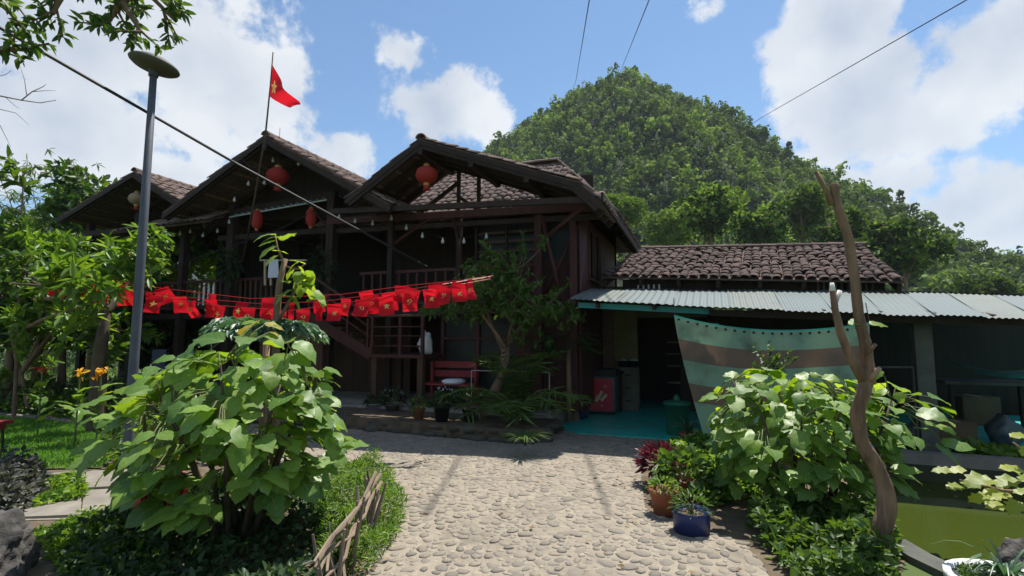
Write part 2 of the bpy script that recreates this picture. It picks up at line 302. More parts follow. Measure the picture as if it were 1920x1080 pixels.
# ------------------------------------------------------------------ object helpers
WLOC = {}                          # world location of empties
def tag(o, label=None, cat=None, group=None, kind=None):
    if label: o['label'] = label
    if cat: o['category'] = cat
    if group: o['group'] = group
    if kind: o['kind'] = kind
    return o
def link(o, parent=None):
    COL.objects.link(o)
    if parent is not None:
        o.parent = parent
        l = WLOC.get(parent.name)
        if l is not None: o.matrix_parent_inverse = Matrix.Translation(-l)
    return o
def thing(name, label, cat, loc, group=None):
    o = bpy.data.objects.new(name, None); o.empty_display_size = .2; COL.objects.link(o)
    o.location = loc; WLOC[o.name] = Vector(loc)
    return tag(o, label, cat, group)
def part_empty(name, parent, loc):
    o = bpy.data.objects.new(name, None); link(o, parent); o.location = loc; WLOC[o.name] = Vector(loc); return o
class MB:
    def __init__(s): s.v = []; s.f = []; s.uv = None; s.r = []
    def add(s, vs, fs, r=0.0):
        b = len(s.v); s.v.extend([tuple(x) for x in vs]); s.f.extend([tuple(i + b for i in f) for f in fs]); s.r.extend([r] * len(vs)); return s
    def hexa(s, c, r=0.0):          # eight corners: bottom 4, top 4
        return s.add(c, [(3, 2, 1, 0), (4, 5, 6, 7), (0, 1, 5, 4), (1, 2, 6, 5), (2, 3, 7, 6), (3, 0, 4, 7)], r)
    def box(s, c, size, rot=None, r=0.0):
        hx, hy, hz = size[0] / 2, size[1] / 2, size[2] / 2; q = []
        for z in (-hz, hz):
            for x, y in ((-hx, -hy), (hx, -hy), (hx, hy), (-hx, hy)):
                p = Vector((x, y, z)); p = rot @ p if rot is not None else p; q.append(p + Vector(c))
        return s.hexa(q, r)
    def beam(s, p0, p1, w, h, up=(0, 0, 1), r=0.0):
        p0, p1 = Vector(p0), Vector(p1); d = (p1 - p0).normalized(); up = Vector(up)
        if abs(d.dot(up)) > .98: up = Vector((_s2, _c2, 0))
        x = d.cross(up).normalized(); u = x.cross(d).normalized(); q = []
        for p in (p0, p1):
            for i, j in ((-1, -1), (1, -1), (1, 1), (-1, 1)): q.append(p + x * i * w / 2 + u * j * h / 2)
        return s.hexa(q, r)
    def tube(s, pts, rad, n=8, cap=True, r=0.0):
        pts = [Vector(p) for p in pts]; k = len(pts)
        if isinstance(rad, (int, float)): rad = [rad] * k
        t0 = (pts[1] - pts[0]).normalized(); ref = Vector((0, 0, 1)) if abs(t0.z) < .9 else Vector((1, 0, 0))
        x = t0.cross(ref).normalized(); vs = []
        for i, p in enumerate(pts):
            t = (pts[min(i + 1, k - 1)] - pts[max(i - 1, 0)]).normalized()
            x = (x - t * x.dot(t)).normalized(); y = t.cross(x)
            for j in range(n):
                a = 2 * PI * j / n; vs.append(p + (x * math.cos(a) + y * math.sin(a)) * rad[i])
        fs = [(i * n + j, i * n + (j + 1) % n, (i + 1) * n + (j + 1) % n, (i + 1) * n + j) for i in range(k - 1) for j in range(n)]
        if cap: fs += [tuple(range(n - 1, -1, -1)), tuple((k - 1) * n + j for j in range(n))]
        return s.add(vs, fs, r)
    def lathe(s, prof, c, n=20, ax=(0, 0, 1), r=0.0):       # prof: (radius, height)
        q = Vector((0, 0, 1)).rotation_difference(Vector(ax)); vs = []
        for rr, z in prof:
            for j in range(n):
                a = 2 * PI * j / n; vs.append(q @ Vector((rr * math.cos(a), rr * math.sin(a), z)) + Vector(c))
        fs = [(i * n + j, i * n + (j + 1) % n, (i + 1) * n + (j + 1) % n, (i + 1) * n + j) for i in range(len(prof) - 1) for j in range(n)]
        return s.add(vs, fs, r)
    def build(s, name, mat, parent=None, smooth=False, kind=None, label=None):
        me = bpy.data.meshes.new(name); me.from_pydata(s.v, [], s.f)
        if any(s.r):
            at_ = me.attributes.new('rnd', 'FLOAT', 'POINT'); at_.data.foreach_set('value', np.array(s.r, dtype=np.float32))
        me.materials.append(M[mat] if isinstance(mat, str) else mat)
        if smooth: me.shade_smooth()
        me.update(); o = bpy.data.objects.new(name, me); link(o, parent)
        if kind: o['kind'] = kind
        if label: o['label'] = label
        return o
def np_mesh(name, verts, faces, mat, parent=None, rnd=None, smooth=False, kind=None):
    me = bpy.data.meshes.new(name); nv, nf = len(verts), len(faces); k = faces.shape[1]
    me.vertices.add(nv); me.vertices.foreach_set('co', np.ascontiguousarray(verts, dtype=np.float32).ravel())
    me.loops.add(nf * k); me.loops.foreach_set('vertex_index', np.ascontiguousarray(faces, dtype=np.int32).ravel())
    me.polygons.add(nf); me.polygons.foreach_set('loop_start', np.arange(0, nf * k, k, dtype=np.int32))
    try: me.polygons.foreach_set('loop_total', np.full(nf, k, dtype=np.int32))
    except Exception: pass
    if rnd is not None:
        a = me.attributes.new('rnd', 'FLOAT', 'POINT'); a.data.foreach_set('value', np.ascontiguousarray(rnd, dtype=np.float32))
    me.materials.append(M[mat]); me.update(calc_edges=True); me.validate()
    if smooth: me.shade_smooth()
    o = bpy.data.objects.new(name, me); link(o, parent)
    if kind: o['kind'] = kind
    return o
def unit(v): return v / np.maximum(np.linalg.norm(v, axis=-1, keepdims=True), 1e-9)
def leaf_arrays(pos, axis, normal, length, width, rnd, fold=.25, droop=.15):
    """six-point folded leaves: two quads each"""
    pos, axis, normal = np.asarray(pos, float), unit(np.asarray(axis, float)), np.asarray(normal, float)
    side = unit(np.cross(axis, normal)); nr = np.cross(side, axis)
    n = len(pos); length = np.broadcast_to(np.asarray(length, float), n)[:, None]; width = np.broadcast_to(np.asarray(width, float), n)[:, None]
    def pt(s, t, k): return pos + axis * length * s + side * width * t + nr * (k * width)
    P = [pt(0, 0, 0), pt(.35, .5, fold), pt(.75, .33, fold * .5 - droop), pt(1, 0, -droop * 1.8), pt(.75, -.33, fold * .5 - droop), pt(.35, -.5, fold)]
    V = np.stack(P, 1).reshape(-1, 3)
    i = np.arange(n)[:, None] * 6
    Fq = np.concatenate([i + np.array([[0, 1, 2, 3]]), i + np.array([[0, 3, 4, 5]])], 0)
    return V, Fq, np.repeat(rnd, 6)
def merge(arrs):
    vs, fs, rs, b = [], [], [], 0
    for v, f, r in arrs:
        vs.append(v); fs.append(f + b); rs.append(r); b += len(v)
    return np.concatenate(vs), np.concatenate(fs), np.concatenate(rs)
def rand_dirs(n, zmin=-1.0):
    z = rng.uniform(zmin, 1, n); a = rng.uniform(0, 2 * PI, n); r = np.sqrt(np.maximum(0, 1 - z * z))
    return np.stack([r * np.cos(a), r * np.sin(a), z], 1)
def quad_diamonds(pos, normal, size, rnd, elong=1.3):
    n = len(pos); normal = unit(normal); t = unit(np.cross(normal, rand_dirs(n))); b = np.cross(normal, t)
    s = np.broadcast_to(np.asarray(size, float), n)[:, None]
    V = np.stack([pos - t * s * elong / 2, pos + b * s / 2, pos + t * s * elong / 2, pos - b * s / 2], 1).reshape(-1, 3)
    return V, np.arange(n)[:, None] * 4 + np.array([[0, 1, 2, 3]]), np.repeat(rnd, 4)

# ================================================================== ground, water, hills
def sheet(name, pts, z, mat, kind='structure'):
    mb = MB(); mb.add([(p[0], p[1], z) for p in pts], [tuple(range(len(pts)))]); return tag(mb.build(name, mat), kind=kind)
POND = [H(1.45, 4.3, 0), H(1.30, 4.9, 0), H(1.25, 6.0, 0), H(1.35, 8.2, 0), H(6.5, 7.9, 0), H(6.5, 2.6, 0), H(2.4, 2.6, 0)]
def build_ground():
    # one sheet to the horizon with the pond cut out of it
    bm = bmesh.new()
    R = 3000
    outer = [bm.verts.new((x, y, 0)) for x, y in ((-R, -R), (R, -R), (R, R), (-R, R))]
    inner = [bm.verts.new((p.x, p.y, 0)) for p in POND]
    es = [bm.edges.new((l[i], l[(i + 1) % len(l)])) for l in (outer, inner) for i in range(len(l))]
    bmesh.ops.triangle_fill(bm, use_beauty=True, edges=es)
    for f in bm.faces:
        if f.normal.z < 0: f.normal_flip()
    # drop any faces filling the pond
    cen = sum(POND, Vector()) / len(POND)
    me = bpy.data.meshes.new('ground'); bm.to_mesh(me); bm.free(); me.materials.append(M['grassland'])
    o = bpy.data.objects.new('ground', me); link(o); tag(o, kind='structure')
    # pond: water and its concrete basin walls
    WZ = -.24
    sheet('water', [(p.x, p.y) for p in POND], WZ, 'water')
    mb = MB(); n = len(POND)
    for i in range(n):
        a, b = POND[i], POND[(i + 1) % n]
        mb.add([(a.x, a.y, -.8), (b.x, b.y, -.8), (b.x, b.y, -.002), (a.x, a.y, -.002)], [(0, 1, 2, 3)])
    tag(mb.build('pond_basin', 'mossy'), kind='structure')
    for i, (a, b) in enumerate(((H(1.0, 8.30, .03), H(7.2, 7.98, .03)), (H(1.40, 4.75, .0), H(2.30, 2.7, .0)))):
        mb = MB()
        if i == 0: mb.beam(a, b, .20, .14)
        else:
            q = [H(1.22, 5.6, -.01), H(1.30, 5.0, -.01), H(1.42, 4.55, -.01), H(1.62, 4.15, -.01), H(1.9, 3.6, -.01), H(2.35, 2.6, -.01)]; vs = []
            for k_, p_ in enumerate(q):
                t_ = (q[min(k_ + 1, 5)] - q[max(k_ - 1, 0)]).normalized(); x_ = t_.cross(Vector((0, 0, 1)))
                vs += [p_ - x_ * .09 + Vector((0, 0, -.1)), p_ + x_ * .09 + Vector((0, 0, -.1)), p_ + x_ * .08 + Vector((0, 0, .06)), p_ - x_ * .08 + Vector((0, 0, .07))]
            mb.add(vs, [(4 * k_ + j_, 4 * k_ + (j_ + 1) % 4, 4 * k_ + 4 + (j_ + 1) % 4, 4 * k_ + 4 + j_) for k_ in range(5) for j_ in range(4)] + [(3, 2, 1, 0), (20, 21, 22, 23)])
        r = mb.build('concrete_kerb', 'slab' if i == 0 else 'concrete_dark')
        tag(r, 'pale concrete rim along the far side of the pond' if i == 0 else 'weathered concrete rim on the near side of the pond beside the pruned trunk', 'kerb')
build_ground()

# ---- the hill
PX = np.array([-80, -45, -28, -15, -5, 5, 15, 27, 38, 48, 62, 76, 84, 94, 104, 113, 130, 160, 220, 400.])
PZ = np.array([0, 3, 15, 36, 44, 50.5, 58, 63, 57, 51, 39, 27, 17, 9, 3, 1, .5, 0, 0, 0.])
HS = 1.8
def hill_h(x, y):
    return HS * hill_unit(np.asarray(x) / HS, np.asarray(y) / HS)
def hill_unit(x, y):
    p = np.interp(x, PX, PZ)
    t = np.clip((y - 42) / 80.0, 0, 1); g = .5 - .5 * np.cos(PI * np.minimum(t, 1)); g = g * .75 + t * .25
    back = np.clip((y - 128) / 90.0, 0, 1)
    lump = 1.6 * np.sin(x * .21 + 1.3) * np.sin(y * .17) + 1.0 * np.sin(x * .43 + y * .31)
    return np.maximum(0, p * g * (1 - back) + lump * np.minimum(1, p * g / 10))
def grid_hill(name, x0, x1, y0, y1, nx, ny, hf, mat, dz=-.4):
    X, Y = np.meshgrid(np.linspace(x0, x1, nx), np.linspace(y0, y1, ny)); Z = hf(X, Y) + dz
    V = np.stack([X, Y, Z], -1).reshape(-1, 3); i = (np.arange(ny - 1)[:, None] * nx + np.arange(nx - 1)[None]).ravel()[:, None]
    Fq = i + np.array([[0, 1, nx + 1, nx]])
    return tag(np_mesh(name, V, Fq, mat, smooth=True), kind='structure')
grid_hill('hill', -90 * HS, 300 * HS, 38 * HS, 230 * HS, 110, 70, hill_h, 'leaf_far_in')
FS = 2.2
def far_h(x, y):
    return FS * far_unit(np.asarray(x) / FS, np.asarray(y) / FS)
def far_unit(x, y):
    prof = np.interp(x, [-700, -420, -330, -250, -160, -60, 150, 260, 330, 400, 470, 560, 700, 900], [60, 85, 100, 62, 30, 10, 6, 60, 72, 66, 60, 66, 50, 30])
    return np.maximum(0, prof * np.exp(-((y - 420) / 90.0) ** 2) + 3 * np.sin(x * .06) * np.sin(y * .05))
grid_hill('far_hill', -900 * FS, 1100 * FS, 280 * FS, 640 * FS, 90, 24, far_h, 'leaf_far_in', -1.0)

# ---- crowns: templates of clumped leaf faces, radius about 1
def crown_template(nleaf, nclump, seed, flat=.8, lsize=.13, cl=(.28, .5), z0=-.35):
    g = np.random.default_rng(seed)
    c = g.normal(size=(nclump, 3)); c = unit(c) * (g.uniform(.25, .78, (nclump, 1)) ** .7); c[:, 2] = np.maximum(c[:, 2], z0) * flat
    rad = g.uniform(cl[0], cl[1], nclump)
    k = g.integers(0, nclump, nleaf)
    d = g.normal(size=(nleaf, 3)); d[:, 2] += .5; d = unit(d)
    p = c[k] + d * rad[k][:, None] * g.uniform(.72, 1.04, (nleaf, 1))
    nrm = unit(d + g.normal(size=(nleaf, 3)) * .45)
    size = g.uniform(.7, 1.35, nleaf) * lsize
    crn = g.uniform(0, .35, nclump)[k] + g.uniform(0, .25, nleaf)
    return p, nrm, size, crn
TEMPL = [crown_template(170, 7 + i, 100 + i, .70 + .10 * i, .24, (.26, .45)) for i in range(6)]
def crowns_mesh(name, specs, mat, parent=None, kind=None, templ=TEMPL):
    arrs = []
    for (x, y, z, rx, rz, base) in specs:
        p, nr, s, cr = templ[rng.integers(len(templ))]
        a = rng.uniform(0, 2 * PI); ca, sa = math.cos(a), math.sin(a); Rm = np.array([[ca, -sa, 0], [sa, ca, 0], [0, 0, 1]])
        q = (p @ Rm.T) * np.array([rx, rx, rz]) + np.array([x, y, z])
        arrs.append(quad_diamonds(q, nr @ Rm.T, s * rx, np.clip(base + cr * .75, 0, .98)))
    v, f, r = merge(arrs); return np_mesh(name, v, f, mat, parent, r, kind=kind)
def project(P):
    x, y, z = P[..., 0], P[..., 1], P[..., 2] - CAMZ; zc = y * _C + z * _S; v = -y * _S + z * _C
    return 960 + F_PX * x / zc, 540 - F_PX * v / zc
def build_forest():
    specs = []
    N_ = 42000; grid = {}
    x = rng.uniform(-55, 120, N_) * HS; y = rng.uniform(44, 140, N_) * HS; h = hill_h(x, y)
    order = np.argsort(y); kept = []
    px, py = project(np.stack([x, y, h], -1))
    for i in order:
        if px[i] < 860 or px[i] > 2050 or h[i] < 1.2 or py[i] > 560: continue
        r = rng.uniform(1.5, 4.2) if rng.random() < .8 else rng.uniform(4.0, 5.6)
        gi, gj = int(x[i] // 6), int(y[i] // 6)
        if any((x[i] - a) ** 2 + (y[i] - b) ** 2 < (.64 * (r + c)) ** 2 for u in (-1, 0, 1) for w in (-1, 0, 1) for a, b, c in grid.get((gi + u, gj + w), ())): continue
        kept.append((x[i], y[i], r)); grid.setdefault((gi, gj), []).append((x[i], y[i], r))
        base = float(np.clip(rng.beta(.9, 1.5) * .85 + .12 * math.sin(x[i] * .06) * math.sin(y[i] * .08) , 0, .68))
        specs.append((x[i], y[i], h[i] + r * .55, r, r * rng.uniform(.8, 1.6), base))
    tag(crowns_mesh('forest', specs, 'leaf_far'), 'dense green broadleaf forest covering the steep conical hill', 'forest', kind='stuff')
    # undergrowth between the crowns, kept darkest so gap shade is in the colour
    M2 = 45000; x = rng.uniform(-55, 120, M2) * HS; y = rng.uniform(42, 140, M2) * HS; h = hill_h(x, y); ok = h > .8
    x, y, h = x[ok], y[ok], h[ok]
    v, f, r = quad_diamonds(np.stack([x, y, h + rng.uniform(0, 1.4, len(x))], 1), rand_dirs(len(x), .1), rng.uniform(.5, 1.1, len(x)), rng.uniform(0, .15, len(x)))
    tag(np_mesh('undergrowth', v, f, 'leaf_far', rnd=r), 'low scrub filling the slope between the hill trees', 'scrub', kind='stuff')
    specs = []
    for _ in range(3000):
        x = rng.uniform(-640, 900) * FS; y = rng.uniform(300, 460) * FS; h = float(far_h(np.array(x), np.array(y)))
        if h < 3: continue
        r = rng.uniform(6, 12.0); specs.append((x, y, h + r * .3, r, r * .8, rng.uniform(0, .4)))
    templ = [crown_template(150, 9, 300 + i, .7, .26) for i in range(4)]
    tag(crowns_mesh('far_forest', specs, 'leaf_hazy', templ=templ), 'distant hazy wooded ridge behind the valley', 'forest', kind='stuff')
    print('forest', len(kept))
build_forest()
def tree(name, label, cat, base, height, crown_r, crown_h, leaf_mat='leaf_far', bark='bark', group=None, nleaf=1500, lsize=.11, nclump=20, trunk_r=.12, lean=(0, 0), seed=1, base_rnd=.15, limbs=6, span=.5):
    base = Vector(base); t = thing(name, label, cat, base, group)
    g = random.Random(seed); top = base + Vector((lean[0], lean[1], height - crown_h * .7)); mb = MB()
    mid = (base + top) / 2 + Vector((g.uniform(-.1, .1), g.uniform(-.1, .1), 0)) * height * .15
    mb.tube([base - Vector((0, 0, .1)), mid, top], [trunk_r, trunk_r * .75, trunk_r * .5], 8)
    cc = base + Vector((lean[0], lean[1], height - crown_h))
    for i in range(limbs):
        a = 2 * PI * i / limbs + g.uniform(-.4, .4); e = cc + Vector((math.cos(a) * crown_r * g.uniform(.4, .8), math.sin(a) * crown_r * g.uniform(.4, .8), crown_h * g.uniform(.4, 1.3)))
        st = mid.lerp(top, g.uniform(.2, 1)); mb.tube([st, st.lerp(e, .5) + Vector((0, 0, .08 * height * g.random())), e], [trunk_r * .4, trunk_r * .25, trunk_r * .08], 5)
    mb.build('trunk', bark, t, True)
    p, nr, s, cr = crown_template(nleaf, nclump, seed + 900, 1.0, lsize, (.16, .36), -.8)
    q = p * np.array([crown_r, crown_r, crown_h]) + np.array(cc + Vector((0, 0, crown_h * .35)))
    ax = unit(nr + rand_dirs(nleaf)); v, f, r = leaf_arrays(q, ax, nr, s * crown_r * 1.6, s * crown_r * .8, np.clip(base_rnd + cr * 1.1, 0, .98))
    np_mesh('crown', v, f, leaf_mat, t, r)
    return t
# trees one can pick out on the hill: along its skyline and at its foot
for i, (px, py, Y, h, r) in enumerate([(1168, 141, 118, 9, 2.4), (1385, 238, 112, 10, 3.6), (1265, 182, 116, 7, 2.6), (1100, 164, 117, 7, 2.6), (1590, 360, 104, 9, 3.4), (1490, 318, 108, 7, 3.0)]):
    Y *= HS; h *= HS; r *= 1.35; p = at(px, py + 6, Y); z = float(hill_h(np.array(p.x), np.array(p.y)))
    tree('skyline_tree', ['lone dark tree at the very summit of the forested hill', 'tall flat-topped tree on the hill skyline right of the summit', 'small round tree on the skyline just right of the summit', 'small tree on the skyline just left of the summit',
         'dark spreading tree on the right skyline behind the pruned trunk', 'bushy tree on the right skyline below the flat-topped one'][i], 'tree', (p.x, p.y, min(z, p.z - h) - .5 if z > p.z - h else z - .5), p.z - min(z, p.z - h) + .5, r, r * .8, trunk_r=.25, seed=20 + i, base_rnd=.02, nleaf=1100, lsize=.16, nclump=16)
for i, (px, py, Y, r, rnd_) in enumerate([(1690, 425, 46, 3.6, .0), (1330, 365, 56, 3.8, .06), (1430, 400, 50, 2.8, .25), (1250, 410, 60, 3.0, .3), (1500, 370, 58, 3.6, .04), (1590, 410, 52, 3.2, .12), (1840, 530, 60, 3.4, .05), (1170, 375, 66, 2.8, .3)]):
    p = at(px, py, Y); z = float(hill_h(np.array(p.x), np.array(p.y)))
    tree('hill_foot_tree', ['large dark rounded tree right of the tiled kitchen roof', 'broad tree rising above the middle of the tiled kitchen roof', 'pale feathery tree just above the kitchen roof ridge', 'light green tree above the left end of the kitchen roof',
         'tall dark tree left of the pruned trunk behind the kitchen', 'mid green tree behind the pruned trunk', 'low dark tree at the far right above the metal roof', 'bright yellow-green tree beside the house roof corner'][i], 'tree', (p.x, p.y, z - .3), p.z - z + .3, r, r * .85, trunk_r=.22, seed=50 + i, base_rnd=rnd_, nleaf=3000, lsize=.10, nclump=34)

# ================================================================== path of set cobbles
LPX = [(1500, 1200), (1440, 1080), (1395, 1020), (1330, 1000), (1210, 960), (1200, 880), (1240, 826), (1085, 815), (1040, 800), (1000, 836), (830, 822), (640, 803), (300, 790), (330, 830), (560, 870), (690, 960), (690, 1080), (640, 1200)]
PATH = [gnd(*q) for q in LPX]
def in_poly(x, y, P):
    c = False; n = len(P); j = n - 1
    for i in range(n):
        if (P[i].y > y) != (P[j].y > y) and x < (P[j].x - P[i].x) * (y - P[i].y) / (P[j].y - P[i].y) + P[i].x: c = not c
        j = i
    return c
def stone_mesh(seed, name='cobble', h=.017):
    g = random.Random(seed); n = 9; mb = MB(); e = g.uniform(.62, .95)
    rr = [g.uniform(.70, 1.12) for _ in range(n)]
    for k, (s, z) in enumerate(((1.0, -.5 * h), (.98, .35 * h), (.86, .93 * h))):
        mb.v += [(rr[j] * s * math.cos(2 * PI * j / n), e * rr[j] * s * math.sin(2 * PI * j / n), z + (g.uniform(-.08, .08) * h if k else 0)) for j in range(n)]
    mb.v.append((0, 0, h)); mb.r = [0] * len(mb.v)
    for k in range(2): mb.f += [(k * n + j, k * n + (j + 1) % n, (k + 1) * n + (j + 1) % n, (k + 1) * n + j) for j in range(n)]
    mb.f += [(2 * n + j, 2 * n + (j + 1) % n, 3 * n) for j in range(n)]
    me = bpy.data.meshes.new(name); me.from_pydata(mb.v, [], mb.f); me.materials.append(M['cobble']); me.shade_smooth(); return me
def build_path():
    path = sheet('path', [(p.x, p.y) for p in PATH], .0132, 'mortar'); WLOC[path.name] = Vector((0, 0, 0))
    ms = [stone_mesh(i) for i in range(8)]
    xs = [p.x for p in PATH]; ys = [p.y for p in PATH]
    cell = {}; st = []
    def fits(x, y, r):
        ci, cj = int(x // .16), int(y // .16)
        for i in range(ci - 2, ci + 3):
            for j in range(cj - 2, cj + 3):
                for (a, b, c) in cell.get((i, j), ()):
                    if (a - x) ** 2 + (b - y) ** 2 < (c + r) ** 2: return False
        return True
    for rmin, rmax, tries in ((.065, .085, 900), (.045, .062, 9000), (.032, .045, 26000), (.020, .032, 30000)):
        for _ in range(tries):
            x = random.uniform(max(min(xs), -4.6), max(xs)); y = random.uniform(max(min(ys), 2.9), max(ys)); r = random.uniform(rmin, rmax)
            if not in_poly(x, y, PATH) or not fits(x, y, r * .73): continue
            cell.setdefault((int(x // .16), int(y // .16)), []).append((x, y, r * .73)); st.append((x, y, r))
    def score(s):
        px, py = project(np.array([s[0], s[1], 0.0])); inside = 690 < px < 1440 and py < 1085
        return (0 if inside else 1, -s[2] / s[1])
    st.sort(key=score)
    V, Fc, Rr = [], [], []
    mb = MB()
    for k, (x, y, r) in enumerate(st):
        me = ms[k % 8]; a = random.uniform(0, 2 * PI); zz = random.uniform(.003, .009); s = (r, r, .55 + .3 * random.random())
        if k < 300:
            o = bpy.data.objects.new('cobble', me); COL.objects.link(o); o.parent = path
            o.location = (x, y, zz); o.rotation_euler = (random.uniform(-.05, .05), random.uniform(-.05, .05), a); o.scale = s
        else:
            ca, sa = math.cos(a), math.sin(a)
            vs = [(x + (v.co.x * ca - v.co.y * sa) * r, y + (v.co.x * sa + v.co.y * ca) * r, zz + v.co.z * s[2]) for v in me.vertices]
            mb.add(vs, [tuple(p.vertices) for p in me.polygons], random.uniform(.01, .99))
    mb.build('cobbles', 'cobble', path, True, kind='stuff')
    print('stones', len(st))
build_path()
def build_litter():
    n = 70; pts = []
    while len(pts) < n:
        x, y = random.uniform(-1.6, 1.6), random.uniform(3.4, 7.6)
        if in_poly(x, y, PATH) and (random.random() < .25 or abs(x) > .9): pts.append((x, y, .034))
    d = rand_dirs(n); d[:, 2] *= .15; L_ = rng.uniform(.03, .07, n)
    v, f, r = leaf_arrays(np.array(pts), d, np.tile([0, 0, 1.0], (n, 1)) + rand_dirs(n) * .3, L_, L_ * .5, rng.uniform(0, 1, n), .2, .1)
    tag(np_mesh('fallen_leaves', v, f, 'leaf_dry', rnd=r), 'few dry fallen leaves scattered on the cobbled path', 'leaf litter', kind='stuff')
build_litter()

# garden soil under the planting, paved strip and lawn on the left
sheet('garden_soil', [gnd(*q).xy for q in [(-400, 760), (300, 775), (560, 865), (690, 950), (690, 1080), (640, 1250), (-700, 1250)]], .004, 'soil')
sheet('garden_soil', [gnd(*q).xy for q in [(1195, 880), (1235, 830), (1450, 850), (1560, 860), (1640, 960), (1700, 1040), (1640, 1250), (1500, 1200), (1440, 1080), (1395, 1020), (1330, 1000), (1210, 960)]], .005, 'soil')
LAWN = [gnd(*q) for q in [(-260, 772), (90, 782), (210, 800), (225, 850), (190, 880), (-100, 885), (-330, 850)]]
def build_lawn():
    sheet('lawn', [p.xy for p in LAWN], .02, 'grassland')
    n = 26000; x = rng.uniform(min(p.x for p in LAWN), max(p.x for p in LAWN), n * 3); y = rng.uniform(min(p.y for p in LAWN), max(p.y for p in LAWN), n * 3)
    ok = np.array([in_poly(a, b, LAWN) for a, b in zip(x, y)]); x, y = x[ok][:n * 2], y[ok][:n * 2]; n = len(x)
    base = np.stack([x, y, np.full(n, .018)], 1); ax = unit(np.stack([rng.normal(0, .35, n), rng.normal(0, .35, n), np.ones(n)], 1))
    v, f, r = leaf_arrays(base, ax, rand_dirs(n), rng.uniform(.04, .075, n), .010, rng.uniform(0, .9, n), .1, .2)
    tag(np_mesh('grass', v, f, 'grass', rnd=r), 'short mown bright green lawn at the left', 'grass', kind='stuff')
build_lawn()
def build_slabs():
    edge = [(-60, 905), (60, 893), (160, 885), (250, 884), (330, 890)], [(-120, 985), (40, 978), (150, 975), (240, 960), (330, 950)]
    pv = tag(sheet('pavement', [gnd(*q).xy for q in edge[0]] + [gnd(*q).xy for q in edge[1]][::-1], .010, 'mortar'), kind='structure'); WLOC[pv.name] = Vector()
    for i in range(4):
        a0, a1, b0, b1 = [gnd(*edge[0][i]), gnd(*edge[0][i + 1]), gnd(*edge[1][i]), gnd(*edge[1][i + 1])]
        for j in range(2):
            q = [a0.lerp(b0, j * .5 + .02), a1.lerp(b1, j * .5 + .02), a1.lerp(b1, j * .5 + .48), a0.lerp(b0, j * .5 + .48)]
            c = sum(q, Vector()) / 4; q = [c + (p - c) * .965 for p in q]
            mb = MB(); mb.hexa([(p.x, p.y, .0) for p in q[::-1]] + [(p.x, p.y, .028 + random.uniform(0, .006)) for p in q[::-1]]); mb.build('slab', 'slab', pv)
    # pale kerb stones behind the lawn
    k = thing('lawn_edging', 'row of pale flat stones edging the back of the lawn', 'edging', gnd(40, 785))
    p0, p1, p2 = gnd(-60, 775, .04), gnd(90, 786, .04), gnd(215, 804, .04)
    for i in range(13):
        t = i / 12; p = p0.lerp(p1, t * 2) if t < .5 else p1.lerp(p2, t * 2 - 1); d = (p1 - p0 if t < .5 else p2 - p1).normalized()
        mb = MB(); mb.beam(p - d * .19, p + d * .17, .12 + random.uniform(0, .05), .09 + random.uniform(0, .03)); mb.build('edging_stone', 'slab', k)
build_slabs()

# ================================================================== tiled roofs
def tile_mesh(name, mat, seed=0):
    g = random.Random(seed); n = 5; W, Hh, Lh, T = .5, .42, 1.0, .10; mb = MB()
    def arc(w, h, y, dz): return [(-w * math.cos(PI * j / n), y, dz + h * math.sin(PI * j / n)) for j in range(n + 1)]
    of, ob = arc(W, Hh, 0, .10), arc(W * .86, Hh * .9, Lh * 1.15, -.02)
    inf, inb = arc(W - T, Hh - T, 0, .10), arc(W * .86 - T, Hh * .9 - T, Lh * 1.15, -.02)
    k = n + 1; mb.v = of + ob + inf + inb; mb.r = [0] * len(mb.v)
    for j in range(n):
        mb.f += [(j, k + j, k + j + 1, j + 1), (j, j + 1, 2 * k + j + 1, 2 * k + j), (2 * k + j, 2 * k + j + 1, 3 * k + j + 1, 3 * k + j)]
    me = bpy.data.meshes.new(name); me.from_pydata(mb.v, [], mb.f); me.materials.append(M[mat]); me.shade_smooth()
    for p in me.polygons: p.use_smooth = (p.index % 3 == 0)
    return me
TILE = {'tile': tile_mesh('roof_tile', 'tile'), 'tile_lit': tile_mesh('roof_tile_sunlit', 'tile_lit')}
def poly_in(pt, poly2):
    return in_poly(pt[0], pt[1], poly2)
